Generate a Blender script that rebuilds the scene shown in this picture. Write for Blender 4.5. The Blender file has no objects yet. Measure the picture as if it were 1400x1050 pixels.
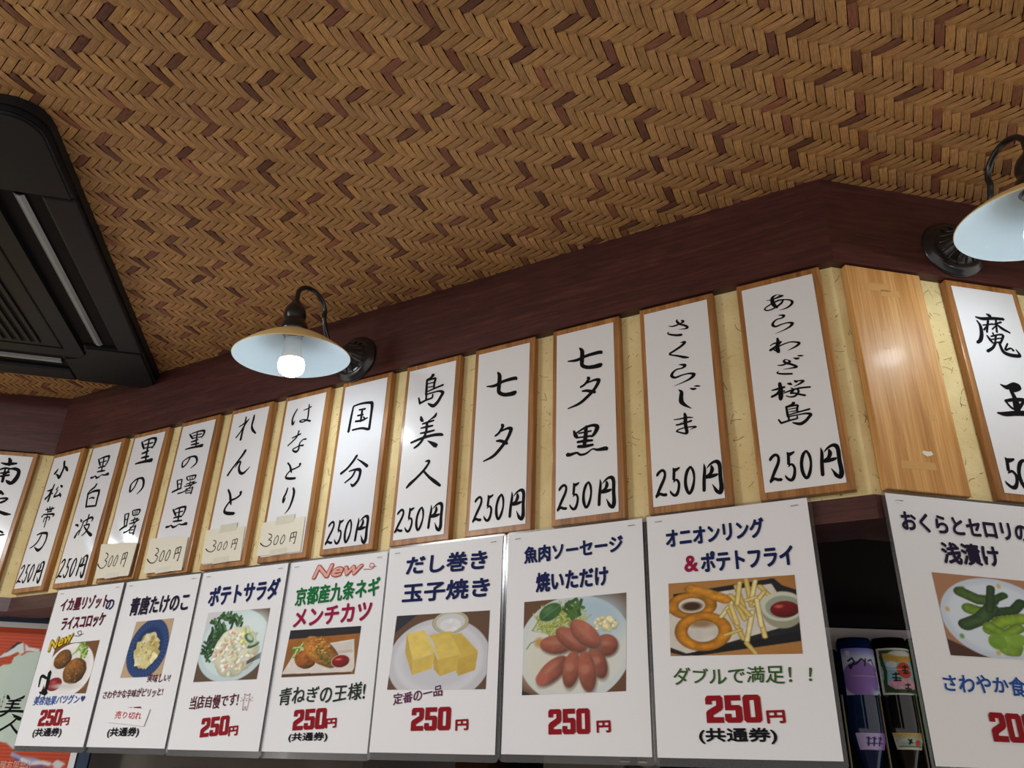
import bpy, bmesh, math, random
import numpy as np
from mathutils import Vector, Matrix

# ---------------------------------------------------------------- camera, world, exposure
# measured layout (millimetres on each sign board / sheet; brush strokes are x, z, width)
FPX,PITCH,ROLL=1078.2829319730627,0.46356252037999046,0.036048569265668684
ANG_A,ANG_B,ANG_C=-0.5230096184389539,0.17585978911601838,0.12740903539558607
CORNER=(0.44376972568718215,0.9044464175314402); CORNER_C=(-1.0930816563618866,1.7905411243736982)
ZB,ZT,ZCEIL,BOARD_W=0.32869889782320016,0.6616988978232001,0.8095,0.11614318254171657
BOARD_U={1: ('A', -1.7759), 2: ('A', -1.6285), 3: ('A', -1.4824), 4: ('A', -1.3275), 5: ('A', -1.1761), 6: ('A', -1.0278), 7: ('A', -0.8816), 8: ('A', -0.7327), 9: ('A', -0.587), 10: ('A', -0.4379), 11: ('A', -0.2877), 12: ('A', -0.1367), 13: ('B', 0.0173), 14: ('B', 0.1735), 0: ('C', -0.1523)}
BRUSH={0:'54.9,314.3,3.7 59.3,306.7,7.4 60.0,297.3,6.6;40.7,301.2,2.2 53.9,299.1,5.9 65.9,301.0,5.9 75.3,302.6,3.7;38.3,286.0,4.4 40.0,273.6,4.4 41.7,261.2,3.6;40.6,283.0,2.9 52.8,288.8,4.4 65.5,288.3,3.7 75.1,289.1,6.6 84.6,285.2,6.6 86.4,274.3,7.3 83.2,261.6,8.7 77.3,253.3,7.2 69.6,255.8,6.5 63.5,260.0,1.5;54.6,287.4,2.9 54.9,279.5,3.7;63.2,286.5,2.9 59.6,275.2,3.6;47.0,275.7,3.6 65.3,279.6,4.4;47.9,268.0,3.6 67.4,272.7,4.4;55.8,281.2,4.4 56.0,268.7,5.8 57.5,254.8,5.1|54.4,233.0,4.3 60.7,230.4,6.3 68.5,225.2,3.7;60.3,213.6,2.3 70.6,215.9,4.0 78.7,216.3,4.3 82.0,214.4,2.6;81.9,215.0,2.3 74.2,208.6,4.8 64.8,203.3,3.7;64.0,188.2,2.3 73.5,183.7,5.1 87.0,179.5,6.5 98.0,179.4,2.5|83.8,139.2,2.6 87.1,138.8,3.9 94.3,135.9,3.9;81.3,127.1,1.9 91.3,130.2,3.2 98.7,131.8,2.6',
1:'52.6,306.4,6.0 58.3,290.2,6.0 55.0,274.3,6.6 51.4,266.7,7.5 40.8,274.1,4.2 34.0,277.0,1.8;36.9,289.9,3.0 31.4,282.5,6.6 27.0,279.0,4.8;62.9,291.8,4.2 71.5,284.7,6.6 77.6,279.1,4.2|20.5,237.5,2.4 32.7,238.2,4.8 41.1,239.3,3.6;41.0,250.8,4.2 37.7,235.2,5.3 35.4,210.4,5.9;33.9,235.7,3.0 30.2,224.7,4.7 21.0,218.0,5.9;35.9,233.1,2.4 45.1,227.3,2.9;59.2,242.5,2.9 55.0,236.2,4.7;66.9,244.9,2.9 73.9,241.1,5.3 75.6,239.1,3.5;61.3,234.2,3.5 57.8,226.7,4.1 54.2,219.2,4.1 66.3,219.9,4.1 77.7,221.8,4.1;72.2,225.9,2.9 79.9,216.9,5.2|36.4,189.9,2.3 52.4,189.7,3.5 68.1,190.0,3.5;40.5,193.9,2.9 50.0,183.8,2.9;49.3,196.2,2.9 57.5,182.8,2.9;59.3,193.8,2.9 61.8,183.4,2.9;45.7,183.2,2.3 62.5,183.3,2.3;30.0,173.9,4.6 34.6,179.0,2.9;34.6,179.0,2.9 54.7,177.6,3.5 71.5,175.6,4.6 76.3,172.8,3.4 72.6,169.5,2.3;42.4,170.2,2.9 42.7,160.2,2.9;42.4,170.2,2.3 58.1,170.6,2.9 61.9,168.6,3.4 62.1,162.4,2.9;49.7,177.1,3.5 51.6,165.8,3.4 52.0,147.0,2.9|32.8,131.3,2.7 48.0,133.7,4.0 66.8,131.9,5.3 72.5,128.0,5.2 73.7,114.4,4.3 68.0,100.7,4.3 56.8,93.9,6.1 43.3,99.2,3.5 37.5,103.1,1.3;50.7,130.3,4.0 44.3,115.8,4.0 34.0,106.8,3.5 20.2,101.5,1.8|12.9,55.7,2.4 14.0,58.3,3.3 17.1,61.5,3.3 20.8,62.8,3.3 23.6,58.7,2.9 22.5,50.9,3.3 17.0,38.9,3.7 11.2,26.1,2.7;10.5,23.5,1.5 11.7,26.5,3.9 15.5,28.6,3.3 19.7,26.6,3.5 23.7,26.2,3.8|34.7,64.3,1.0 36.3,60.8,4.3 40.0,61.5,3.3 43.1,63.4,1.9;36.0,61.9,3.3 34.8,46.6,3.3;33.9,43.0,1.2 38.2,46.0,2.5 41.1,40.2,2.9 40.1,30.9,3.2 37.2,24.6,3.8 33.6,24.1,3.2 30.1,28.3,2.3 29.1,31.6,0.8|57.3,62.4,2.3 53.1,56.7,3.6 50.0,45.1,3.4 50.1,32.4,3.8 53.5,23.5,3.0 57.9,30.1,3.6 61.1,43.2,2.5 60.6,54.9,3.0 57.7,62.3,2.3|74.8,63.5,0.8 75.3,55.4,3.2 73.5,40.0,3.7 72.5,24.6,3.7;78.2,56.5,0.8 82.2,61.1,2.3 87.7,64.3,3.2 92.3,63.4,4.7 94.4,57.2,4.3 94.0,41.7,4.2 94.5,29.2,4.6 93.9,23.2,5.1 92.2,18.3,3.3 88.1,22.1,4.0 85.5,27.6,2.2 83.2,32.6,0.6;84.1,59.1,2.3 84.7,53.8,4.3 82.2,47.9,3.7 77.5,44.5,3.7;76.1,43.7,3.7 81.7,43.8,4.3 87.7,44.8,3.7 90.8,45.9,2.2',
2:'38.2,291.1,3.4 45.8,280.8,4.6 51.7,273.1,3.4;43.6,290.3,2.9 57.6,292.6,4.0 72.3,292.9,4.5 76.0,289.6,5.1 74.9,278.5,3.9 71.3,271.2,3.4;48.7,280.4,2.3 70.2,281.9,2.8;58.1,291.4,4.0 60.3,274.0,4.0 61.4,259.2,3.9;46.1,268.3,2.8 58.9,269.3,3.9 70.5,269.0,3.4;46.5,259.2,2.8 61.7,258.5,3.9 73.4,258.1,3.3;29.3,247.2,5.1 36.6,247.2,3.9 44.0,249.5,2.8 50.5,244.1,4.5 60.3,246.0,2.8 67.1,249.4,2.2 76.3,247.0,3.3 87.2,248.0,6.1 91.4,245.8,3.9|57.7,228.6,5.0 52.4,221.7,5.0 38.8,214.7,3.9 33.5,207.8,3.3;35.8,206.4,4.4 38.3,192.9,4.4 41.7,177.3,4.9;35.3,207.5,3.3 51.6,211.9,4.4 69.7,211.6,5.5 74.6,207.7,5.5 75.4,190.2,4.9 76.9,175.0,4.3;45.0,196.4,2.8 54.5,197.3,3.3 63.6,195.0,3.8;44.7,178.0,3.8 73.3,175.9,3.8|36.3,149.7,2.7 41.4,144.2,4.9;22.3,139.0,3.3 31.5,136.9,4.3 33.0,133.5,2.7;32.2,109.4,5.9 36.4,118.4,4.3 44.5,125.9,2.1;47.0,142.5,2.7 59.5,147.3,3.8 73.0,150.0,4.3 79.5,146.0,4.3 76.7,141.1,2.7;47.8,144.5,3.2 48.2,136.0,3.2 45.5,123.7,3.2 43.5,113.4,2.1;61.6,157.7,3.8 61.3,147.1,3.8 60.9,136.6,3.2;52.6,133.4,2.1 66.5,134.9,3.2 72.1,133.3,3.7 70.0,123.0,3.7 62.4,114.5,3.2 55.9,111.1,2.1;56.3,130.9,2.7 71.9,118.7,4.2 86.9,109.8,6.3 90.9,107.9,3.7|11.8,55.4,2.4 13.0,57.9,3.5 16.2,61.2,3.5 20.2,62.5,3.5 23.1,58.4,3.0 22.0,50.4,3.4 16.1,38.4,3.8 10.0,25.4,2.8;9.2,22.9,1.6 10.5,25.9,4.0 14.5,27.9,3.4 19.0,26.0,3.6 23.2,25.6,4.0|34.9,64.0,1.0 36.7,60.5,4.4 40.5,61.2,3.4 43.8,63.0,2.0;36.3,61.6,3.4 35.0,46.1,3.4;34.1,42.5,1.2 38.7,45.5,2.6 41.7,39.7,3.0 40.6,30.3,3.3 37.5,23.9,3.9 33.8,23.4,3.3 30.1,27.7,2.4 29.0,31.0,0.8|58.9,62.1,2.4 54.4,56.4,3.8 51.2,44.6,3.5 51.3,31.8,3.9 54.9,22.9,3.1 59.6,29.5,3.7 62.9,42.7,2.5 62.4,54.5,3.1 59.3,62.0,2.4|77.4,63.2,0.8 78.0,55.0,3.3 76.1,39.5,3.9 75.0,23.9,3.8;81.1,56.1,0.8 85.3,60.7,2.3 91.2,64.0,3.3 96.0,63.1,4.8 98.3,56.9,4.4 97.9,41.2,4.4 98.3,28.6,4.7 97.8,22.5,5.3 95.9,17.6,3.4 91.6,21.4,4.2 88.8,27.0,2.3 86.4,32.1,0.6;87.3,58.8,2.3 87.9,53.4,4.4 85.3,47.4,3.9 80.4,44.0,3.9;78.9,43.2,3.9 84.8,43.3,4.4 91.2,44.4,3.8 94.5,45.4,2.3',
3:'34.6,308.8,3.8 41.4,298.7,5.4 48.7,289.7,3.8;40.2,308.9,2.7 57.9,311.5,3.8 75.1,310.7,4.8 81.2,306.3,6.4 80.4,295.4,5.3 75.6,287.4,3.7;46.5,300.1,2.7 74.2,300.2,3.2;48.1,291.4,2.7 74.8,289.8,2.7;58.3,310.3,4.3 60.6,286.6,4.8 64.1,259.8,4.8;44.7,279.3,3.2 56.6,280.7,4.8 66.7,282.3,3.2;47.1,268.6,3.2 59.1,269.3,4.8 71.7,268.4,3.7;31.1,257.4,2.7 46.2,258.3,4.8 67.7,258.2,5.8 83.0,257.9,7.9 85.4,255.4,5.2|54.8,218.3,4.2 48.6,202.2,3.6 38.3,193.1,4.2 34.8,206.3,4.2 37.2,212.3,3.2 48.4,219.2,3.7 60.0,220.7,3.7 70.0,218.2,5.2 76.4,208.8,5.7 76.5,196.2,4.6 62.7,184.5,1.5|42.4,142.6,3.1 45.5,130.8,3.7 49.3,116.2,3.1;43.7,142.3,2.1 53.0,142.8,2.6 54.8,139.7,3.6 56.2,114.6,3.1;47.2,130.4,2.1 54.3,130.1,2.1;36.1,109.6,3.6 44.8,113.1,4.2 58.1,117.0,3.1;65.0,146.9,3.1 69.1,137.7,3.1;66.0,148.0,2.1 77.5,148.6,2.6 87.0,147.1,3.6 87.8,142.8,3.6 85.5,136.5,2.6;73.3,146.3,2.1 75.4,137.5,2.1;79.1,146.3,2.1 80.7,137.7,2.1;70.5,136.5,2.1 85.5,136.5,2.0;68.0,125.6,2.1 85.9,128.3,3.1;77.2,131.6,3.1 76.7,122.2,2.6;64.5,119.6,2.1 78.2,120.5,3.1 93.3,125.2,2.5;88.0,129.1,3.1 77.4,112.6,2.6 65.1,104.5,2.6 51.7,102.0,3.1;70.7,111.4,2.6 72.0,98.9,2.5;70.7,111.4,2.0 82.2,111.5,2.0 86.6,112.6,3.6 86.2,105.2,3.5 85.4,94.6,4.0;74.2,105.2,2.0 82.4,104.7,2.0;73.2,98.6,2.0 83.6,98.2,2.0',
4:'29.0,197.5,3.0 32.7,188.8,3.4 37.3,178.1,2.9;30.5,197.3,2.0 41.6,197.7,2.4 43.8,195.4,3.4 45.5,176.9,2.9;34.7,188.5,2.0 43.2,188.3,2.0;21.4,173.2,3.4 31.8,175.8,3.9 47.7,178.6,2.9;56.1,200.7,2.9 61.0,193.9,2.9;57.2,201.5,1.9 71.0,201.9,2.4 82.3,200.9,3.4 83.3,197.7,3.4 80.6,193.0,2.4;66.0,200.2,1.9 68.5,193.8,1.9;72.9,200.2,1.9 74.8,193.9,1.9;62.6,193.0,1.9 80.6,193.0,1.9;59.6,185.0,1.9 81.1,187.0,2.9;70.7,189.5,2.9 70.1,182.5,2.4;55.5,180.6,1.9 71.8,181.3,2.9 90.0,184.7,2.4;83.6,187.6,2.9 70.9,175.4,2.4 56.2,169.4,2.4 40.1,167.6,2.9;62.9,174.5,2.4 64.4,165.3,2.4;62.9,174.5,1.9 76.7,174.6,1.9 81.9,175.4,3.3 81.4,170.0,3.3 80.5,162.1,3.8;67.1,169.9,1.9 76.8,169.6,1.9;65.9,165.1,1.9 78.3,164.8,1.9|34.8,299.7,3.1 41.3,293.0,4.3 48.3,287.1,3.0;40.1,299.8,2.2 57.2,301.5,3.0 73.7,301.0,3.9 79.6,298.1,5.1 78.9,290.9,4.3 74.2,285.6,3.0;46.2,293.9,2.2 72.8,294.1,2.6;47.7,288.2,2.2 73.4,287.1,2.1;57.6,300.7,3.5 59.8,285.1,3.9 63.1,267.4,3.8;44.5,280.2,2.6 55.9,281.1,3.8 65.7,282.2,2.6;46.7,273.2,2.6 58.3,273.6,3.8 70.4,273.0,3.0;31.4,265.7,2.1 45.9,266.3,3.8 66.6,266.3,4.6 81.3,266.1,6.3 83.6,264.4,4.2|53.2,243.8,3.6 46.8,232.1,3.2 36.1,225.5,3.6 32.5,235.1,3.6 34.9,239.4,2.7 46.5,244.5,3.2 58.6,245.5,3.2 68.9,243.7,4.5 75.5,236.9,4.9 75.6,227.8,4.0 61.4,219.3,1.3|37.1,134.7,3.1 44.6,126.3,4.1 50.3,120.1,3.0;42.4,134.0,2.5 56.1,135.9,3.5 70.5,136.2,4.0 74.0,133.5,4.5 73.0,124.4,3.5 69.5,118.5,3.0;47.4,126.0,2.0 68.4,127.2,2.5;56.6,134.9,3.5 58.7,120.8,3.5 59.8,108.8,3.5;44.8,116.2,2.5 57.3,117.0,3.5 68.7,116.8,3.0;45.2,108.8,2.5 60.1,108.2,3.5 71.5,107.9,3.0;28.4,99.1,4.5 35.5,99.1,3.5 42.7,101.0,2.5 49.2,96.6,4.0 58.7,98.1,2.5 65.3,100.9,2.0 74.3,98.9,3.0 85.1,99.7,5.4 89.1,98.0,3.4',
5:'45.8,308.9,3.0 45.8,293.2,4.2 43.6,278.9,4.2 42.9,259.1,5.0;30.3,289.6,1.7 38.9,292.6,3.0 56.3,302.3,2.1;55.9,302.0,1.3 45.5,289.6,3.0 37.2,276.4,3.0 28.2,266.2,3.0;68.5,309.2,3.0 68.5,300.0,4.6 67.4,285.6,4.2 72.2,275.6,5.0 82.4,266.6,2.9|63.3,233.3,5.8 57.5,224.5,4.9 45.1,210.6,3.7 34.6,198.2,3.7 26.2,186.4,4.5;43.2,200.4,1.6 49.9,209.9,3.3 55.6,209.8,3.3 53.9,198.8,4.5 58.8,188.5,5.2 67.8,184.5,4.8 77.6,189.9,2.8 84.0,195.9,1.2|36.2,155.7,3.5 43.8,145.3,4.5 47.9,134.5,5.4 52.0,123.7,3.0;69.9,145.0,2.5 73.3,145.5,4.9 71.9,139.6,3.9 60.9,134.3,3.4 49.5,131.7,3.9 40.3,122.3,3.5 37.1,113.0,4.4 42.6,108.2,5.4 53.7,105.6,5.9 65.6,104.3,4.9',
6:'37.5,299.3,2.4 32.0,289.6,3.2 29.0,277.8,3.6 32.3,267.5,4.4 36.1,274.7,1.2;54.9,293.2,1.6 65.2,294.7,2.4 74.2,297.4,2.4;67.4,303.2,2.4 68.3,289.7,3.2 68.9,275.5,3.1 66.7,270.7,3.1 57.7,268.0,2.4 49.8,270.4,2.8 51.5,272.7,2.0 61.2,272.1,2.4 77.1,266.2,3.5|36.3,238.0,2.0 44.3,240.1,2.7 57.4,243.3,3.1;51.7,250.9,3.1 48.7,239.3,3.1 38.9,230.7,2.7 28.6,223.9,2.7;73.7,229.8,3.1 66.3,230.2,2.3 60.0,225.4,2.7 58.2,218.9,3.1 58.5,212.0,3.4 54.2,207.7,4.2 46.4,209.8,3.1 43.5,213.7,2.7 49.3,216.1,2.3 59.2,218.7,2.3 68.8,217.9,3.4|36.3,187.9,2.7 43.0,181.0,3.4 46.6,173.8,4.2 50.2,166.6,2.3;65.9,180.8,1.9 68.9,181.1,3.8 67.6,177.2,3.0 58.0,173.7,2.6 48.0,171.9,3.0 40.0,165.7,2.6 37.1,159.5,3.4 41.9,156.4,4.1 51.7,154.6,4.5 62.1,153.7,3.7|47.1,136.9,2.6 45.0,127.5,3.7 40.8,118.4,4.1 41.5,110.3,4.0 45.9,118.5,1.1;60.9,135.0,3.3 64.7,126.4,4.8 63.6,112.2,4.4 58.7,97.0,3.3 50.0,87.4,0.9',
7:'33.5,275.9,3.3 31.6,256.1,4.2 29.8,226.2,5.0;33.3,277.0,2.8 51.4,278.7,3.7 71.1,276.9,4.6 77.7,272.4,5.9 78.3,251.4,4.5 77.6,222.8,4.9;38.5,228.2,3.2 59.0,228.2,3.6 76.4,223.0,4.5;48.4,266.6,2.8 63.0,265.9,3.7;46.4,255.4,3.2 59.8,255.0,3.2;43.2,244.5,3.7 59.1,243.7,3.6 70.6,246.7,2.7;55.9,265.2,4.1 55.7,242.2,4.1;60.4,250.7,2.3 64.8,245.7,3.2|57.5,175.7,4.5 49.9,165.7,4.5 38.3,154.0,4.0 25.0,146.2,4.5;59.1,168.7,1.5 70.3,161.5,3.4 83.9,151.5,5.3;43.6,147.9,2.0 55.2,149.2,3.4 67.1,147.4,5.4 69.7,140.4,4.9 66.4,127.8,4.4 57.1,119.5,4.8 51.2,123.4,1.9;58.1,147.5,3.4 51.8,136.5,3.4 37.2,127.6,2.5|14.2,51.1,2.4 15.4,53.6,3.4 18.6,56.9,3.4 22.5,58.2,3.4 25.4,54.1,3.0 24.2,46.2,3.4 18.5,34.2,3.8 12.4,21.3,2.8;11.7,18.7,1.6 12.9,21.7,4.0 16.9,23.8,3.4 21.3,21.8,3.6 25.5,21.4,3.9|37.0,59.8,1.0 38.8,56.2,4.4 42.6,57.0,3.4 45.9,58.8,2.0;38.4,57.3,3.4 37.1,41.9,3.4;36.2,38.3,1.2 40.8,41.3,2.6 43.8,35.5,2.9 42.7,26.1,3.3 39.6,19.8,3.9 35.9,19.3,3.3 32.2,23.5,2.4 31.2,26.9,0.8|60.7,57.8,2.4 56.3,52.1,3.7 53.1,40.4,3.5 53.2,27.7,3.9 56.8,18.7,3.1 61.4,25.3,3.7 64.7,38.5,2.5 64.1,50.3,3.1 61.1,57.7,2.4|79.0,58.9,0.8 79.6,50.8,3.3 77.7,35.3,3.8 76.6,19.8,3.8;82.6,51.9,0.8 86.8,56.5,2.3 92.6,59.7,3.3 97.4,58.9,4.8 99.6,52.6,4.4 99.2,37.0,4.4 99.7,24.4,4.7 99.1,18.3,5.2 97.3,13.5,3.4 93.0,17.2,4.1 90.3,22.8,2.3 87.9,27.9,0.6;88.8,54.5,2.3 89.4,49.1,4.4 86.8,43.2,3.8 81.9,39.8,3.8;80.5,39.0,3.8 86.3,39.1,4.4 92.6,40.1,3.8 95.8,41.2,2.3',
8:'60.2,303.3,6.5 56.2,299.0,4.3 47.6,295.7,3.5;47.5,296.7,3.5 48.1,279.1,4.3 48.2,266.8,3.9;48.8,294.4,2.2 58.7,295.3,3.0 65.4,294.9,3.9 64.0,285.9,3.9 63.9,275.8,3.4;50.6,287.8,1.7 61.6,288.1,2.2;51.3,280.5,1.7 62.4,280.2,2.1;48.8,271.8,2.1 65.0,275.5,3.0 83.3,278.8,3.4;50.3,267.4,2.6 65.7,268.3,2.6 76.6,268.0,3.4 83.5,263.6,5.5 79.8,256.3,5.0 74.1,247.5,5.5 65.9,242.1,5.9 56.7,246.9,3.4 53.8,249.5,1.3;32.9,263.9,2.6 36.1,254.1,3.9 37.3,252.8,3.9 49.2,256.1,3.4 62.2,257.9,3.0;49.2,267.6,3.4 49.1,257.5,3.4;62.7,264.9,2.6 62.2,257.9,3.0|41.2,226.1,3.0 43.6,219.7,5.5 47.7,215.9,2.1;73.8,226.7,2.5 71.0,221.4,4.6 63.8,217.8,2.5 55.6,213.5,1.2;46.0,211.4,2.5 55.6,212.5,3.7 69.6,213.8,2.9;55.7,211.5,4.6 55.8,199.8,4.1 53.7,188.6,4.1;43.4,204.0,2.1 55.4,204.2,3.7 68.3,204.3,2.9;43.3,194.3,2.5 59.6,194.3,3.7 72.4,194.9,2.9;25.2,180.0,3.3 45.4,184.2,4.1 66.8,186.3,4.5 83.9,185.2,4.9 90.4,183.1,3.6;52.6,188.8,3.7 48.0,179.9,4.1 40.1,172.7,4.1 32.9,169.1,2.9;60.1,177.9,1.2 68.1,172.7,4.5 77.1,166.4,7.2 78.4,164.3,4.8|59.2,140.7,1.8 65.4,140.6,4.1 66.7,137.4,3.6 58.2,126.1,4.1 43.6,113.7,4.1 31.5,105.0,5.0 24.9,98.9,2.7;55.9,125.2,3.2 69.1,112.0,4.0 81.8,101.9,5.3 92.8,93.5,3.9|12.2,54.7,2.4 13.5,57.2,3.4 16.8,60.3,3.4 20.8,61.6,3.4 23.7,57.6,3.0 22.5,50.0,3.4 16.7,38.4,3.8 10.4,25.8,2.8;9.7,23.4,1.6 10.9,26.3,3.9 15.0,28.3,3.4 19.6,26.4,3.5 23.8,26.0,3.9|35.6,63.1,1.0 37.4,59.6,4.4 41.3,60.4,3.4 44.7,62.1,2.0;37.1,60.7,3.4 35.7,45.8,3.3;34.8,42.3,1.2 39.4,45.2,2.6 42.5,39.6,2.9 41.4,30.6,3.3 38.3,24.4,3.9 34.5,23.9,3.3 30.7,28.0,2.3 29.7,31.3,0.8|59.8,61.2,2.3 55.4,55.7,3.7 52.0,44.3,3.5 52.1,32.0,3.9 55.8,23.4,3.1 60.6,29.7,3.6 63.9,42.5,2.5 63.4,53.9,3.1 60.3,61.1,2.3|78.6,62.2,0.8 79.2,54.4,3.3 77.3,39.4,3.8 76.2,24.4,3.8;82.3,55.5,0.8 86.6,59.9,2.3 92.5,63.0,3.3 97.4,62.2,4.8 99.7,56.2,4.4 99.3,41.0,4.3 99.7,28.9,4.7 99.2,23.0,5.2 97.3,18.3,3.3 92.9,21.9,4.1 90.1,27.3,2.3 87.7,32.2,0.6;88.6,58.0,2.3 89.2,52.8,4.4 86.6,47.1,3.8 81.6,43.8,3.8;80.1,43.0,3.8 86.0,43.1,4.4 92.5,44.1,3.8 95.8,45.1,2.3',
9:'26.8,256.3,1.9 41.9,254.7,4.8 58.6,259.3,4.7 79.9,260.4,5.6 83.5,257.3,3.3;46.9,278.8,2.4 50.9,270.3,6.2 50.5,251.7,6.2 51.0,241.2,5.7 59.6,234.8,5.6 71.5,233.0,6.5 80.8,233.8,6.9 79.6,236.4,3.2|59.1,180.9,4.1 60.9,177.3,4.5 54.3,167.5,3.6 47.6,163.2,3.2;56.6,169.3,2.3 69.2,172.5,3.6 75.0,171.4,5.4 76.3,167.9,5.4 69.9,153.9,4.9 59.0,140.7,4.9 45.7,129.0,4.5 27.5,122.7,1.8;50.3,154.0,2.7 58.5,152.6,4.5 70.2,146.3,4.4|16.5,56.3,2.4 17.7,58.8,3.5 21.0,62.1,3.5 24.9,63.4,3.4 27.8,59.3,3.0 26.7,51.3,3.4 20.9,39.3,3.8 14.7,26.4,2.8;14.0,23.8,1.6 15.3,26.8,4.0 19.3,28.9,3.4 23.8,26.9,3.6 27.9,26.5,4.0|39.5,64.9,1.0 41.3,61.4,4.4 45.2,62.1,3.4 48.5,64.0,2.0;41.0,62.5,3.4 39.7,47.1,3.4;38.8,43.5,1.2 43.3,46.5,2.6 46.4,40.6,3.0 45.2,31.2,3.3 42.2,24.8,3.9 38.4,24.4,3.3 34.7,28.6,2.4 33.7,32.0,0.8|63.4,63.0,2.4 59.0,57.3,3.8 55.7,45.5,3.5 55.8,32.8,3.9 59.5,23.8,3.1 64.1,30.4,3.7 67.4,43.6,2.5 66.9,55.4,3.1 63.9,62.9,2.4|81.9,64.1,0.8 82.5,56.0,3.3 80.6,40.4,3.9 79.5,24.9,3.8;85.5,57.0,0.8 89.7,61.6,2.3 95.6,64.9,3.3 100.4,64.0,4.8 102.7,57.8,4.4 102.3,42.1,4.4 102.7,29.5,4.7 102.1,23.4,5.3 100.3,18.6,3.4 96.0,22.3,4.1 93.2,27.9,2.3 90.8,33.0,0.6;91.7,59.7,2.3 92.3,54.3,4.4 89.8,48.4,3.9 84.8,45.0,3.9;83.4,44.2,3.9 89.2,44.2,4.4 95.6,45.3,3.8 98.9,46.3,2.3',
10:'37.7,147.0,2.5 40.4,139.3,5.4 43.5,134.7,3.7;42.5,143.1,2.1 58.1,149.5,3.3 70.5,150.4,4.1 76.2,146.2,6.1 72.3,137.7,4.9 67.2,132.6,3.3;45.6,141.5,2.1 66.3,141.9,2.5;58.1,150.6,4.5 56.9,134.3,5.7 54.7,118.5,4.9;43.5,134.7,2.1 66.2,133.7,2.9;43.4,127.5,3.3 55.8,127.4,4.1 68.1,126.3,3.2;44.4,120.2,4.1 55.7,118.7,4.5 69.0,119.1,3.2;26.7,110.0,5.8 32.0,109.1,4.5 42.3,110.5,2.9 48.5,106.4,3.2 57.7,106.9,2.8 67.9,112.3,2.0 75.9,109.9,3.6 88.9,109.8,5.6 90.9,107.4,3.2|13.5,55.4,2.4 14.8,57.8,3.4 18.0,61.1,3.4 22.0,62.3,3.4 24.9,58.3,3.0 23.7,50.6,3.4 17.9,38.8,3.8 11.8,26.2,2.8;11.0,23.7,1.6 12.3,26.6,4.0 16.3,28.6,3.4 20.8,26.7,3.5 25.0,26.3,3.9|36.7,63.8,1.0 38.5,60.4,4.4 42.3,61.1,3.4 45.7,62.9,2.0;38.1,61.5,3.4 36.8,46.4,3.3;35.9,42.9,1.2 40.5,45.8,2.6 43.6,40.1,2.9 42.4,30.9,3.3 39.4,24.7,3.9 35.6,24.2,3.3 31.9,28.4,2.3 30.8,31.7,0.8|60.7,61.9,2.3 56.3,56.4,3.7 53.0,44.9,3.5 53.1,32.4,3.9 56.8,23.7,3.1 61.4,30.1,3.6 64.7,43.0,2.5 64.2,54.5,3.1 61.2,61.9,2.3|79.3,63.0,0.8 79.9,55.1,3.3 78.0,39.9,3.8 76.9,24.7,3.8;82.9,56.1,0.8 87.2,60.6,2.3 93.0,63.8,3.3 97.9,63.0,4.8 100.2,56.9,4.4 99.8,41.5,4.3 100.2,29.3,4.7 99.6,23.3,5.2 97.8,18.6,3.3 93.5,22.2,4.1 90.7,27.7,2.3 88.3,32.6,0.6;89.2,58.7,2.3 89.8,53.4,4.4 87.2,47.7,3.8 82.2,44.3,3.8;80.8,43.5,3.8 86.6,43.6,4.4 93.1,44.6,3.8 96.3,45.6,2.3|27.7,269.4,1.8 43.3,268.0,4.5 60.5,271.9,4.5 82.5,272.9,5.3 86.2,270.3,3.1;48.4,288.6,2.3 52.5,281.4,5.8 52.2,265.4,5.8 52.7,256.4,5.3 61.5,251.0,5.3 73.8,249.5,6.1 83.4,250.2,6.5 82.1,252.3,3.0|61.6,232.9,3.8 63.5,230.0,4.2 56.5,222.1,3.4 49.3,218.7,2.9;58.9,223.5,2.1 72.4,226.1,3.3 78.6,225.3,5.0 80.0,222.5,5.0 73.2,211.2,4.5 61.5,200.6,4.5 47.3,191.2,4.1 27.8,186.2,1.7;52.2,211.3,2.5 61.0,210.2,4.2 73.6,205.1,4.1',
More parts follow.
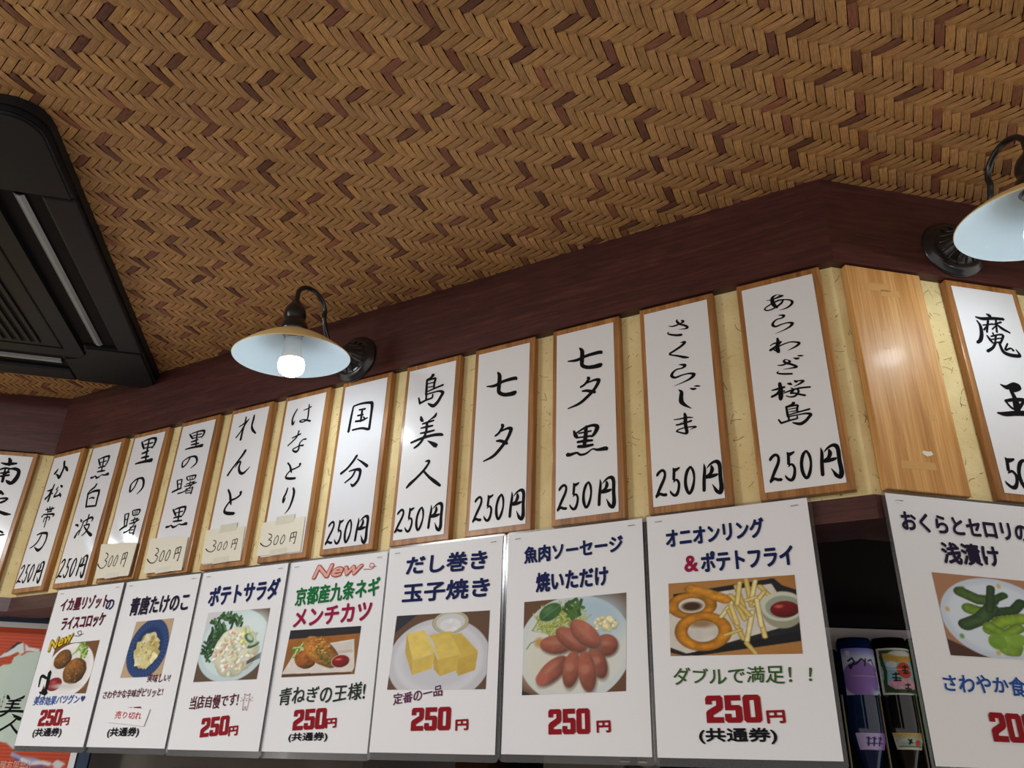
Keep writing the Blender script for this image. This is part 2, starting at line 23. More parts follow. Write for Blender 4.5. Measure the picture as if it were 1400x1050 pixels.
11:'59.8,298.7,1.2 58.7,296.2,2.7 61.3,291.7,3.1 65.0,288.5,2.5 70.6,285.4,2.8 74.2,281.7,3.4 73.1,279.9,2.2 66.4,280.2,1.2 61.1,281.1,0.4;45.6,290.8,0.8 51.4,288.8,1.9 58.2,289.2,2.3 65.1,290.7,2.0 68.7,293.0,3.5 65.5,295.5,1.4;46.0,280.9,0.6 43.4,278.8,1.6 47.6,275.5,2.5 57.1,272.0,3.1 63.8,270.9,3.4 65.7,270.4,1.6|62.0,257.9,0.8 65.9,258.0,2.4 68.7,256.8,3.4 62.6,251.9,3.2 50.7,246.2,2.8 44.7,243.4,2.6 46.5,240.9,2.0 56.8,236.8,2.6 66.1,232.5,3.4 72.6,230.5,1.8|54.3,182.0,1.0 58.1,177.1,4.2 57.2,169.3,5.2 57.2,162.3,5.7 61.8,155.9,3.8 71.0,148.7,0.8;70.9,180.5,1.0 75.4,178.5,2.9 79.9,178.1,1.9;77.5,182.6,1.1 82.1,181.9,2.3 86.1,180.8,1.1|60.5,142.9,2.8 61.3,136.9,4.3 60.7,126.3,4.3 61.9,116.5,4.1 61.6,112.7,3.7 58.0,112.6,2.4 50.9,115.6,1.9 47.4,117.7,2.2 51.2,119.9,1.7 58.6,121.0,1.7 66.7,120.9,1.7 73.9,120.1,2.2 75.6,119.0,1.5 71.0,118.2,1.3 66.9,116.6,0.4;44.4,136.2,1.1 52.2,135.7,1.7 64.1,135.9,2.2 72.2,134.4,1.1;47.5,127.3,2.3 54.4,127.5,2.2 63.6,128.7,2.2 69.6,130.0,2.8;49.8,127.4,0.4 58.3,131.1,0.6|15.0,55.6,2.4 16.3,58.1,3.4 19.6,61.3,3.4 23.7,62.6,3.4 26.6,58.6,3.0 25.4,50.8,3.4 19.5,39.2,3.8 13.2,26.5,2.8;12.4,24.1,1.6 13.7,27.0,4.0 17.9,29.0,3.4 22.5,27.1,3.6 26.8,26.7,4.0|38.7,64.1,1.0 40.5,60.6,4.4 44.4,61.3,3.4 47.8,63.1,2.0;40.1,61.7,3.4 38.8,46.7,3.4;37.9,43.2,1.2 42.6,46.1,2.6 45.7,40.4,3.0 44.5,31.3,3.3 41.4,25.1,3.9 37.5,24.6,3.3 33.7,28.8,2.4 32.7,32.0,0.8|63.2,62.2,2.4 58.7,56.6,3.7 55.3,45.2,3.5 55.4,32.8,3.9 59.1,24.0,3.1 63.9,30.5,3.7 67.3,43.3,2.5 66.8,54.8,3.1 63.6,62.1,2.4|82.2,63.2,0.8 82.7,55.3,3.3 80.8,40.2,3.9 79.7,25.1,3.8;85.9,56.4,0.8 90.2,60.9,2.3 96.2,64.0,3.3 101.1,63.2,4.8 103.5,57.1,4.4 103.1,41.8,4.4 103.5,29.6,4.7 102.9,23.7,5.3 101.1,19.0,3.4 96.6,22.6,4.1 93.8,28.1,2.3 91.3,33.0,0.6;92.2,59.0,2.3 92.9,53.7,4.4 90.2,47.9,3.8 85.2,44.6,3.9;83.7,43.8,3.9 89.7,43.9,4.4 96.2,44.9,3.8 99.6,45.9,2.3|57.0,221.9,0.7 62.3,220.9,2.7 66.3,218.7,4.0 62.2,215.5,2.2 54.0,215.1,2.0 48.2,211.8,2.9 45.4,206.4,4.0 50.3,202.3,2.9 60.2,204.0,2.0 69.9,204.6,2.0 76.0,203.1,3.3 78.4,200.8,4.4 73.0,196.1,3.1 61.9,192.3,1.5 48.2,189.3,0.4',
12:'40.5,295.4,0.6 45.7,294.5,1.3 53.7,295.4,2.1 60.9,297.0,3.2 64.3,296.9,1.3 60.2,298.8,0.9 55.7,301.0,0.8;55.7,301.0,0.9 49.6,298.1,3.2 48.5,292.1,4.7 49.9,285.4,4.7 54.1,279.5,2.4;63.6,290.5,1.9 60.4,285.6,2.6 53.9,281.7,2.4 46.6,279.0,1.9 40.4,278.6,1.7 36.8,281.1,1.9 38.9,284.2,1.7 47.6,288.1,1.9 56.7,290.8,2.3 65.2,290.0,1.5 72.6,286.9,2.2 74.9,283.1,3.3 72.5,279.1,2.8 66.1,275.7,1.9 56.9,274.6,0.4|53.9,266.8,0.6 58.1,266.0,2.2 61.3,264.1,3.3 58.0,261.4,1.8 51.5,261.0,1.7 46.8,258.1,2.4 44.6,253.6,3.3 48.5,250.0,2.4 56.4,251.5,1.7 64.1,252.0,1.6 69.1,250.7,2.7 70.9,248.7,3.6 66.6,244.8,2.5 57.8,241.5,1.3 46.8,239.0,0.4|48.5,231.3,2.2 48.6,225.2,4.0 46.9,217.6,4.5 47.4,210.6,4.5 48.4,208.4,2.2;37.5,221.4,1.1 42.1,223.8,1.8 48.9,224.1,2.4 53.2,224.6,1.8;53.2,224.1,1.3 45.8,218.9,3.3 40.4,216.2,3.1 36.8,214.6,3.3;48.2,217.8,1.8 56.9,220.2,1.6 65.4,221.0,1.6 72.7,218.8,2.1 76.1,216.4,3.0 71.1,212.7,2.3 59.7,208.6,0.4;41.9,214.4,1.8 48.1,209.4,2.7|55.2,196.1,1.5 52.8,193.6,2.6 56.5,189.8,2.8 62.2,186.7,2.6 66.8,183.3,2.8 68.0,181.3,2.6 60.5,181.2,1.5 50.4,181.7,0.4;44.2,189.3,1.1 50.2,188.3,2.0 56.5,189.8,2.2 60.7,191.2,2.6 58.5,194.1,1.3 55.7,196.0,0.7;44.7,180.7,0.5 42.1,178.3,1.7 45.7,176.0,2.2 53.5,174.0,2.4 61.4,172.5,2.1;65.8,196.0,0.9 69.6,193.9,2.8 73.1,193.7,1.7;71.6,197.9,1.3 75.5,197.0,2.1 78.9,196.2,0.9|32.4,153.5,1.5 40.1,154.2,2.6 49.3,155.1,2.6;43.5,162.2,3.6 43.8,152.8,4.9 42.8,142.7,5.3 42.0,137.7,3.6;43.0,153.0,2.1 38.3,147.1,3.0 30.8,144.0,2.8;45.2,150.2,1.1 48.5,149.0,2.1;53.3,159.5,1.3 56.7,158.2,3.2 59.0,156.5,1.3;62.6,162.1,1.3 64.9,159.9,3.2 67.9,160.4,1.5 74.2,159.0,2.7 69.3,156.0,2.1 61.1,153.2,0.6;47.2,146.4,1.3 55.4,148.1,2.1 67.5,149.6,2.1 81.6,148.3,2.1;57.4,152.3,1.1 59.9,148.3,2.5 56.0,144.5,2.3 60.8,143.5,2.1 66.4,140.7,2.3 73.8,137.5,2.5;65.5,149.4,2.1 65.8,143.6,2.5 60.3,139.1,2.3 54.4,139.2,1.7 49.7,141.9,1.1|18.7,54.1,2.3 19.9,56.5,3.3 23.0,59.6,3.3 26.9,60.8,3.3 29.7,57.0,2.9 28.6,49.5,3.3 22.9,38.3,3.6 16.9,26.1,2.7;16.2,23.7,1.5 17.4,26.6,3.8 21.4,28.5,3.2 25.8,26.6,3.4 29.9,26.3,3.8|41.2,62.2,1.0 42.9,58.9,4.2 46.7,59.6,3.3 50.0,61.3,1.9;42.6,60.0,3.3 41.3,45.5,3.2;40.5,42.1,1.1 44.9,45.0,2.5 47.9,39.5,2.8 46.8,30.7,3.2 43.8,24.7,3.7 40.1,24.3,3.2 36.5,28.3,2.3 35.5,31.4,0.8|64.6,60.4,2.3 60.3,55.1,3.6 57.1,44.1,3.4 57.2,32.1,3.7 60.7,23.7,3.0 65.3,29.9,3.5 68.5,42.3,2.4 68.0,53.3,3.0 65.0,60.4,2.3|82.7,61.4,0.7 83.3,53.8,3.2 81.4,39.3,3.7 80.3,24.7,3.7;86.2,54.9,0.7 90.4,59.2,2.2 96.1,62.2,3.2 100.8,61.4,4.6 103.0,55.6,4.2 102.6,40.8,4.2 103.1,29.1,4.5 102.5,23.4,5.0 100.7,18.8,3.2 96.5,22.3,4.0 93.8,27.6,2.2 91.4,32.3,0.5;92.3,57.3,2.2 92.9,52.3,4.2 90.4,46.7,3.7 85.6,43.5,3.7;84.1,42.8,3.7 89.9,42.9,4.2 96.1,43.8,3.7 99.3,44.8,2.2|58.1,129.6,4.2 54.8,127.4,2.8 47.8,125.7,2.2;47.8,126.3,2.2 48.2,117.3,2.8 48.3,111.1,2.5;48.8,125.1,1.4 56.9,125.6,1.9 62.3,125.3,2.5 61.2,120.8,2.5 61.1,115.6,2.2;50.3,121.7,1.1 59.2,121.9,1.4;50.8,118.0,1.1 59.8,117.8,1.4;48.8,113.6,1.4 62.0,115.5,1.9 76.8,117.1,2.2;50.1,111.4,1.7 62.5,111.8,1.6 71.4,111.7,2.2 77.0,109.4,3.5 74.0,105.7,3.2 69.3,101.2,3.5 62.7,98.5,3.8 55.2,101.0,2.2 52.9,102.3,0.8;35.9,109.6,1.7 38.5,104.6,2.5 39.6,103.9,2.5 49.2,105.6,2.2 59.7,106.5,1.9;49.2,111.5,2.2 49.1,106.3,2.2;60.1,110.1,1.6 59.7,106.5,1.9',
14:'53.2,280.6,1.6 57.3,278.2,4.7 59.4,275.6,2.7;34.2,272.9,2.3 44.1,271.4,4.3 61.9,274.4,4.3 79.3,275.6,3.9;34.6,267.1,1.9 38.0,258.9,3.9 36.3,245.2,5.0 31.8,235.1,4.9 25.9,230.2,3.8;42.2,260.5,1.9 59.3,264.9,2.3;53.1,269.8,3.1 45.8,249.5,2.7;51.2,262.7,1.9 42.0,252.8,2.7;66.2,272.7,2.7 62.3,251.8,2.7;59.0,263.9,1.9 73.9,269.9,2.7;65.9,264.9,2.3 72.8,259.1,3.9 83.6,253.9,2.3;63.4,262.6,1.9 55.9,255.7,1.9;55.2,249.9,2.7 55.4,247.0,2.3;44.5,244.5,1.9 47.5,238.3,3.8 50.0,233.9,2.7;50.7,243.5,2.3 64.2,248.3,2.3 70.7,248.2,3.5 68.1,242.1,3.1 63.3,234.8,2.7;50.4,238.7,1.9 66.4,242.9,1.9;59.0,246.6,3.1 54.8,234.6,2.3;49.7,232.9,1.9 63.6,236.2,2.3;55.8,234.7,3.1 48.6,225.2,3.4 38.4,218.2,4.1;61.6,235.5,3.4 62.1,227.1,3.8 64.7,220.0,4.6 74.1,217.0,4.9 87.2,217.4,4.6 89.0,220.5,3.4 85.5,227.5,1.5;74.6,235.5,2.3 67.7,224.1,2.7 77.3,228.3,2.3 81.0,225.0,3.4|44.8,168.0,1.5 53.8,164.7,5.5 66.2,169.8,6.6 72.6,167.0,6.6 63.8,161.5,4.8 58.4,161.7,3.3;58.4,161.7,4.0 61.3,149.6,6.2 61.0,139.1,9.0 59.2,126.7,7.2;45.1,143.3,3.6 57.7,146.6,4.3 72.7,148.4,4.7 79.4,146.6,3.6;45.8,142.5,2.5 50.9,135.2,2.9 57.0,131.6,2.5;73.7,145.9,3.6 63.1,134.1,4.0 58.4,130.1,2.5;28.2,123.9,2.1 38.7,123.4,5.3 53.6,126.0,6.1 69.9,128.0,6.5 88.7,129.3,6.1|21.4,60.2,1.2 23.9,56.7,5.2 29.3,57.4,4.0 34.0,59.2,2.4;23.4,57.8,4.0 21.5,42.5,4.0;20.3,38.9,1.4 26.7,41.9,3.1 31.0,36.2,3.5 29.4,26.9,3.9 25.1,20.5,4.6 19.8,20.1,3.9 14.5,24.3,2.8 13.1,27.6,0.9|47.7,59.5,2.9 41.2,53.6,4.7 36.3,41.4,4.4 36.4,28.2,4.8 41.9,18.9,3.8 48.8,25.7,4.6 53.7,39.4,3.1 52.9,51.7,3.9 48.4,59.5,2.9'}
PEN={3:'21.0,61.0,1.5 27.9,57.9,1.7 30.1,51.2,1.7 23.7,45.7,1.7 30.6,42.2,1.7 30.7,35.2,1.7 24.3,29.8,1.7 15.8,29.9,1.7 7.5,35.2,2.2 4.0,39.3,2.6;43.5,52.4,1.5 39.4,45.6,1.5 38.4,33.1,1.5 43.9,31.3,1.5 47.6,40.2,1.5 46.9,50.9,1.5 43.5,52.9,1.5;59.8,52.2,1.5 55.4,43.3,1.5 54.6,33.0,1.5 59.5,31.2,1.5 63.8,40.0,1.5 63.0,50.2,1.5 59.7,52.6,1.5;78.5,53.7,1.7 77.7,32.9,1.7;78.5,53.7,1.7 90.0,55.5,1.7 91.4,50.7,1.7 89.6,28.1,1.7 87.4,29.0,1.2;77.2,42.3,1.7 89.2,43.7,1.7;84.6,53.8,1.7 85.2,43.3,1.7',
4:'17.0,57.1,1.5 24.3,54.2,1.7 26.6,47.8,1.7 19.8,42.7,1.7 27.1,39.4,1.7 27.3,32.8,1.7 20.4,27.6,1.7 11.5,27.7,1.7 2.5,32.8,2.2 -1.2,36.7,2.6;40.9,49.0,1.5 36.6,42.6,1.5 35.5,30.8,1.5 41.3,29.1,1.5 45.3,37.5,1.5 44.5,47.6,1.5 40.8,49.4,1.5;58.2,48.8,1.5 53.6,40.4,1.5 52.7,30.6,1.5 57.8,29.0,1.5 62.5,37.3,1.5 61.6,47.0,1.5 58.1,49.2,1.5;78.1,50.2,1.7 77.2,30.6,1.7;78.1,50.2,1.7 90.3,52.0,1.7 91.8,47.4,1.7 89.8,26.1,1.7 87.5,26.9,1.2;76.7,39.5,1.7 89.4,40.8,1.7;84.5,50.3,1.7 85.2,40.4,1.7',
5:'25.8,56.1,1.2 32.1,53.9,1.4 34.1,49.3,1.4 28.2,45.6,1.4 34.6,43.1,1.4 34.7,38.3,1.4 28.8,34.6,1.4 21.0,34.7,1.4 13.2,38.3,1.7 10.0,41.2,2.1;46.5,50.2,1.2 42.7,45.5,1.2 41.8,36.9,1.2 46.9,35.6,1.2 50.3,41.8,1.2 49.6,49.1,1.2 46.5,50.5,1.2;61.5,50.0,1.2 57.5,43.9,1.2 56.8,36.8,1.2 61.2,35.6,1.2 65.2,41.7,1.2 64.5,48.7,1.2 61.5,50.3,1.2;78.8,51.0,1.3 78.0,36.7,1.3;78.8,51.0,1.3 89.4,52.3,1.3 90.6,49.0,1.3 89.0,33.5,1.3 87.0,34.1,1.0;77.6,43.2,1.3 88.6,44.2,1.3;84.4,51.1,1.3 85.0,43.9,1.3',
6:'20.3,53.2,1.3 27.0,50.9,1.4 29.1,46.0,1.4 22.9,42.1,1.4 29.6,39.5,1.4 29.7,34.5,1.4 23.5,30.5,1.4 15.3,30.6,1.4 7.2,34.5,1.8 3.8,37.5,2.2;42.2,46.9,1.2 38.2,42.0,1.2 37.2,33.0,1.2 42.5,31.6,1.2 46.1,38.1,1.2 45.5,45.8,1.2 42.1,47.2,1.2;57.9,46.8,1.2 53.7,40.4,1.2 52.9,32.8,1.2 57.6,31.6,1.2 61.8,38.0,1.2 61.0,45.4,1.2 57.9,47.1,1.2;76.1,47.8,1.4 75.3,32.8,1.4;76.1,47.8,1.4 87.2,49.2,1.4 88.5,45.7,1.4 86.8,29.3,1.4 84.7,30.0,1.0;74.8,39.6,1.4 86.4,40.6,1.4;82.0,47.9,1.4 82.6,40.3,1.4'}
NOTE={6: [[-0.09, 75.78], [102.9, 76.04], [103.8, 12.79], [-1.33, 13.95]], 5: [[-0.86, 78.75], [103.33, 74.78], [107.23, 10.52], [4.65, 12.83]], 4: [[-8.27, 79.01], [104.75, 70.55], [106.58, 5.34], [-2.95, 8.2]], 3: [[-2.85, 81.64], [113.23, 74.63], [110.79, 7.02], [5.47, 9.06]]}
SHEET={1: ['A', -1.5894, 0.3228, 0.0065], 2: ['A', -1.3751, 0.3233, -0.0039], 3: ['A', -1.1529, 0.322, -0.0008], 4: ['A', -0.9402, 0.3223, 0.0056], 5: ['A', -0.7242, 0.3242, -0.0009], 6: ['A', -0.5064, 0.3254, 0.0075], 7: ['A', -0.2884, 0.325, -0.0098], 8: ['B', 0.0106, 0.3226, 0.0]}
TEXTS=[[1, 'イカ墨リゾット', 'maroon', 'brush', 24.1, -32.2, 176.3, -32.5, 27.8], [1, 'の', 'navy', 'brush', 171.7, -42.5, 196.7, -40.5, 20.6], [1, 'ライスコロッケ', 'maroon', 'brush', 44.2, -71.9, 181.0, -68.5, 26.3], [1, '美容効果バツグン', 'blue', 'hand', 23.9, -217.3, 165.0, -214.6, 17.7], [1, '(共通券)', 'black', 'bold', 49.4, -274.6, 137.3, -272.8, 17.6], [2, '青唐たけのこ', 'ink', 'brush', 29.6, -49.5, 194.5, -49.8, 35.8], [2, '美味しい!', 'maroon', 'hand', 126.9, -181.7, 187.5, -183.2, 16.1], [2, 'さわやかな辛味がピリッと!', 'maroon', 'hand', 13.4, -208.7, 176.4, -205.8, 16.1], [2, '(共通券)', 'black', 'bold', 51.4, -273.3, 136.7, -271.7, 17.1], [3, 'ポテトサラダ', 'navy', 'brush', 27.6, -45.6, 199.6, -42.2, 36.5], [3, '当店自慢です!', 'maroon', 'hand', 33.8, -224.7, 147.2, -220.2, 22.4], [4, '京都産九条ネギ', 'green', 'brush', 23.7, -60.5, 201.3, -55.3, 31.2], [4, 'メンチカツ', 'crimson', 'brush', 27.1, -95.6, 190.4, -92.3, 30.4], [4, '青ねぎの王様!', 'dgreen', 'hand', 21.3, -217.5, 194.7, -211.6, 27.7], [4, '(共通券)', 'black', 'bold', 53.7, -276.8, 131.8, -275.0, 13.9], [5, 'だし巻き', 'navy', 'brush', 36.2, -30.1, 185.0, -33.4, 30.3], [5, '玉子焼き', 'navy', 'brush', 33.9, -73.0, 191.3, -74.4, 30.1], [5, '定番の一品', 'purple', 'hand', 35.1, -226.7, 120.4, -215.1, 17.2], [6, '魚肉ソーセージ', 'navy', 'brush', 27.3, -34.4, 181.4, -31.5, 25.2], [6, '焼いただけ', 'navy', 'brush', 47.4, -75.3, 158.7, -73.8, 28.4], [7, 'オニオンリング', 'navy', 'brush', 25.4, -33.0, 154.7, -31.2, 25.8], [7, '&', 'crimson', 'brush', 48.5, -68.8, 66.8, -69.1, 21.3], [7, 'ポテトフライ', 'navy', 'brush', 70.4, -68.4, 185.7, -69.0, 26.6], [7, 'ダブルで満足！！', 'green2', 'hand', 25.6, -206.3, 189.2, -206.8, 21.4], [7, '(共通券)', 'black', 'bold', 52.7, -272.9, 143.0, -272.2, 17.5], [8, 'おくらとセロリの', 'ink', 'brush', 13.9, -33.1, 186.5, -34.3, 24.0], [8, '浅漬け', 'ink', 'brush', 59.5, -68.1, 136.7, -66.5, 26.7], [8, 'さわやか食感', 'blue', 'hand', 27.2, -213.1, 149.9, -213.8, 21.7]]
DIGITS=[[1, '250', 57.2, -247.9, 124.7, -246.7, 29.3], [2, '250', 58.8, -244.5, 128.7, -241.7, 23.8], [3, '250', 71.7, -263.4, 135.5, -258.7, 29.5], [4, '250', 58.4, -252.0, 124.6, -249.1, 29.6], [5, '250', 70.4, -253.3, 137.4, -252.1, 30.3], [6, '250', 69.8, -257.7, 129.0, -256.6, 30.3], [7, '250', 63.3, -243.8, 128.4, -243.3, 30.1], [8, '200', 74.2, -256.2, 133.5, -256.3, 29.2]]
YENS=[[1, 126.9, -255.3, 151.1, -253.3, 13.7], [3, 137.6, -268.4, 158.2, -266.7, 14.8], [4, 125.1, -256.7, 146.2, -255.4, 13.9], [5, 145.7, -260.9, 166.7, -259.9, 14.3], [6, 138.0, -263.4, 157.3, -262.8, 14.2], [7, 133.4, -252.5, 154.3, -252.0, 14.0], [8, 139.2, -262.4, 159.9, -263.0, 14.1]]
NEWS=[[1, 'yellow', 22.0, -114.5, 94.8, -94.7, 22.3], [4, 'pink', 54.7, -21.5, 162.8, -21.5, 22.6]]
PHOTOS={1: [[44.9, -110.7], [180.3, -108.7], [39.4, -203.0], [178.9, -205.2]], 2: [[58.3, -79.5], [163.1, -78.5], [49.4, -179.9], [161.7, -180.3]], 3: [[34.1, -74.0], [184.9, -75.2], [30.5, -190.9], [180.4, -189.4]], 4: [[23.4, -114.6], [172.2, -115.2], [18.6, -188.0], [169.3, -186.6]], 5: [[27.1, -106.7], [193.0, -108.5], [21.8, -212.7], [191.7, -215.0]], 6: [[29.5, -101.1], [183.7, -98.9], [29.2, -224.6], [179.0, -221.8]], 7: [[25.6, -92.1], [183.9, -93.9], [23.3, -181.8], [181.8, -184.8]], 8: [[41.1, -92.5], [187.8, -94.0], [43.7, -184.5], [189.0, -183.2]]}
SOLD=[[50.2, -229.5], [154.1, -234.4], [147.3, -262.5], [46.4, -255.8]]
SOLDT=[63.8, -243.9, 135.9, -244.8, 13.1]
MISC={'squid': [[26.0, -190.6], [25.8, -171.2], [41.8, -197.8], [52.2, -198.0], [50.2, -164.7], [44.9, -175.2], [34.2, -169.6], [34.3, -201.2], [54.7, -203.2]], 'heart': [174.9, -214.1], 'bear': [[166.0, -210.5], [172.5, -236.9]], 'swirl': [[163.3, -25.1], [181.2, -25.9], [184.6, -19.2], [177.7, -16.8], [176.3, -22.7], [189.5, -22.5]], 'swirl1': [[95.6, -96.6], [115.7, -97.5], [114.7, -88.5], [104.6, -89.8], [111.9, -95.6], [124.3, -94.3]]}
BIJ={'tr': [[0.0626, 0.2829]], 'edge': [[0.1883, 0.0267], [0.1846, -0.0104]], 'top': [[-0.0505, 0.285]], 'bg': [[-0.0543, 0.2974], [0.0807, 0.3001]], 'bgr': [[0.214, 0.0258], [0.2153, -0.0094]], 'cloud': [[-0.0618, 0.1661], [-0.0169, 0.1742], [-0.0152, 0.1883], [-0.005, 0.2009], [0.0121, 0.2038], [0.0139, 0.2181], [0.0269, 0.229], [0.0657, 0.2351], [0.1316, 0.249], [0.1853, 0.0454], [0.1409, 0.0362], [0.1059, 0.0499], [0.0959, 0.0308], [0.0746, 0.0245], [0.0506, 0.0403], [0.0305, 0.0433], [-0.001, 0.0458], [-0.026, 0.0523]], 'fig': [[-0.021, 0.2142], [-0.0055, 0.2293], [0.0074, 0.2403], [0.0124, 0.2509], [0.0264, 0.2516], [0.0394, 0.242], [0.0646, 0.2392], [0.0621, 0.2337], [0.0377, 0.2336], [0.0281, 0.2249], [0.0184, 0.2306], [0.0048, 0.2217]], 'hair': [[0.0015, 0.24], [0.0122, 0.2517], [0.0244, 0.2515], [0.0139, 0.246], [0.0063, 0.2373]], 'purp': [[-0.055, 0.2206], [-0.032, 0.2239], [-0.0071, 0.2211], [-0.0198, 0.2103], [-0.0422, 0.2051]], 'stamp': [[-0.0024, 0.1265], [0.01, 0.127], [0.0159, 0.0995], [0.0036, 0.0989]], 'bi': [[-0.0041, 0.1295], [0.066, 0.0805]], 'jin': [[0.0061, 0.0857], [0.0696, 0.044]], 'wave': [[0.0686, 0.0187], [0.0902, 0.0102], [0.1136, 0.0092], [0.1261, 0.006]], 'wave2': [[0.0907, 0.0084], [0.1118, 0.0018], [0.1342, 0.0044], [0.1505, 0.0013]], 'txt': [[0.0395, -0.0116], [0.1038, -0.0102]], 'wh': [[0.151, -0.0005], [0.1633, 0.011], [0.1807, 0.0042], [0.1817, -0.0141], [0.1626, -0.0148]]}
GB='41.2,226.1,3.0 43.6,219.7,5.5 47.7,215.9,2.1;73.8,226.7,2.5 71.0,221.4,4.6 63.8,217.8,2.5 55.6,213.5,1.2;46.0,211.4,2.5 55.6,212.5,3.7 69.6,213.8,2.9;55.7,211.5,4.6 55.8,199.8,4.1 53.7,188.6,4.1;43.4,204.0,2.1 55.4,204.2,3.7 68.3,204.3,2.9;43.3,194.3,2.5 59.6,194.3,3.7 72.4,194.9,2.9;25.2,180.0,3.3 45.4,184.2,4.1 66.8,186.3,4.5 83.9,185.2,4.9 90.4,183.1,3.6;52.6,188.8,3.7 48.0,179.9,4.1 40.1,172.7,4.1 32.9,169.1,2.9;60.1,177.9,1.2 68.1,172.7,4.5 77.1,166.4,7.2 78.4,164.3,4.8'; GJ='59.2,140.7,1.8 65.4,140.6,4.1 66.7,137.4,3.6 58.2,126.1,4.1 43.6,113.7,4.1 31.5,105.0,5.0 24.9,98.9,2.7;55.9,125.2,3.2 69.1,112.0,4.0 81.8,101.9,5.3 92.8,93.5,3.9'

ZC0 = 1.55                                    # eye height above the floor
SC = bpy.context.scene
COL = SC.collection
cam = bpy.data.cameras.new('camera'); CAM = bpy.data.objects.new('camera', cam); COL.objects.link(CAM)
cam.sensor_fit = 'HORIZONTAL'; cam.sensor_width = 36.0; cam.lens = FPX/1400*36.0
cam.clip_start = 0.02; cam.clip_end = 60
_f = Vector((0, math.cos(PITCH), math.sin(PITCH)))
_u0 = Vector((0, -math.sin(PITCH), math.cos(PITCH)))
_x = Vector((math.cos(ROLL), 0, 0)) + math.sin(ROLL)*_u0
_u = Vector((-math.sin(ROLL), 0, 0)) + math.cos(ROLL)*_u0
CAM.matrix_world = Matrix(((_x.x, _u.x, -_f.x, 0), (_x.y, _u.y, -_f.y, 0), (_x.z, _u.z, -_f.z, ZC0), (0, 0, 0, 1)))
SC.camera = CAM
W = bpy.data.worlds.new('room_light'); SC.world = W; W.use_nodes = True
WB = W.node_tree.nodes['Background']
WB.inputs[0].default_value = (1.0, 0.95, 0.88, 1); WB.inputs[1].default_value = 0.86
SC.view_settings.view_transform = 'Standard'; SC.view_settings.look = 'None'
SC.view_settings.exposure = 0.0; SC.view_settings.gamma = 1.0; SC.view_settings.use_curve_mapping = False
FILL_LIGHT = 90.0                                   # strength of the added, unseen round fill light
BULB = 72.0                                   # strength of the lamp bulbs

# ---------------------------------------------------------------- helpers
RND = random.Random(7)
def s2l(c):
    c = np.asarray(c, float)/255.0
    return np.where(c <= .04045, c/12.92, ((c+.055)/1.055)**2.4)
def rgb(*c): return tuple(float(v) for v in s2l(c)) + (1.0,)

class NT:
    """small node builder"""
    def __init__(self, name):
        self.m = bpy.data.materials.new(name); self.m.use_nodes = True
        self.t = self.m.node_tree; self.b = self.t.nodes['Principled BSDF']
        self.out = self.t.nodes['Material Output']
    def n(self, typ, **kw):
        nd = self.t.nodes.new(typ)
        for k, v in kw.items(): setattr(nd, k, v)
        return nd
    def l(self, a, b): self.t.links.new(a, b)
    def coord(self, kind='Object', scale=(1, 1, 1), rnd=True):
        tc = self.n('ShaderNodeTexCoord'); mp = self.n('ShaderNodeMapping'); mp.inputs['Scale'].default_value = scale
        self.l(tc.outputs[kind], mp.inputs['Vector'])
        if rnd:
            oi = self.n('ShaderNodeObjectInfo'); mul = self.n('ShaderNodeVectorMath', operation='SCALE'); cb = self.n('ShaderNodeCombineXYZ')
            for i in range(3): self.l(oi.outputs['Random'], cb.inputs[i])
            self.l(cb.outputs[0], mul.inputs[0]); mul.inputs['Scale'].default_value = 37.0
            ad = self.n('ShaderNodeVectorMath', operation='ADD'); self.l(mp.outputs[0], ad.inputs[0]); self.l(mul.outputs[0], ad.inputs[1])
            return ad.outputs[0]
        return mp.outputs[0]
    def noise(self, vec, scale, detail=4, rough=.55, dist=0):
        nd = self.n('ShaderNodeTexNoise'); self.l(vec, nd.inputs['Vector'])
        nd.inputs['Scale'].default_value = scale; nd.inputs['Detail'].default_value = detail
        nd.inputs['Roughness'].default_value = rough; nd.inputs['Distortion'].default_value = dist
        return nd.outputs[0]
    def ramp(self, fac, *stops):
        r = self.n('ShaderNodeValToRGB'); self.l(fac, r.inputs[0]); e = r.color_ramp.elements
        while len(e) < len(stops): e.new(.5)
        for el, (p, c) in zip(e, stops): el.position = p; el.color = c if isinstance(c, tuple) else (c, c, c, 1)
        return r.outputs[0]
    def mix(self, fac, a, b, mode='MIX'):
        x = self.n('ShaderNodeMix', data_type='RGBA', blend_type=mode)
        for i, v in ((0, fac), (6, a), (7, b)):
            if hasattr(v, 'is_linked'): self.l(v, x.inputs[i])
            else: x.inputs[i].default_value = v
        return x.outputs[2]
    def bump(self, h, strength=.3, dist=.002):
        b = self.n('ShaderNodeBump'); self.l(h, b.inputs['Height']); b.inputs['Strength'].default_value = strength; b.inputs['Distance'].default_value = dist
        self.l(b.outputs[0], self.b.inputs['Normal'])
    def set(self, color=None, rough=None, spec=None, coat=None, metal=None):
        p = self.b.inputs
        if color is not None:
            if hasattr(color, 'is_linked'): self.l(color, p['Base Color'])
            else: p['Base Color'].default_value = color
        if rough is not None:
            if hasattr(rough, 'is_linked'): self.l(rough, p['Roughness'])
            else: p['Roughness'].default_value = rough
        if spec is not None: p['Specular IOR Level'].default_value = spec
        if coat is not None: p['Coat Weight'].default_value = coat; p['Coat Roughness'].default_value = .12
        if metal is not None: p['Metallic'].default_value = metal
        return self.m

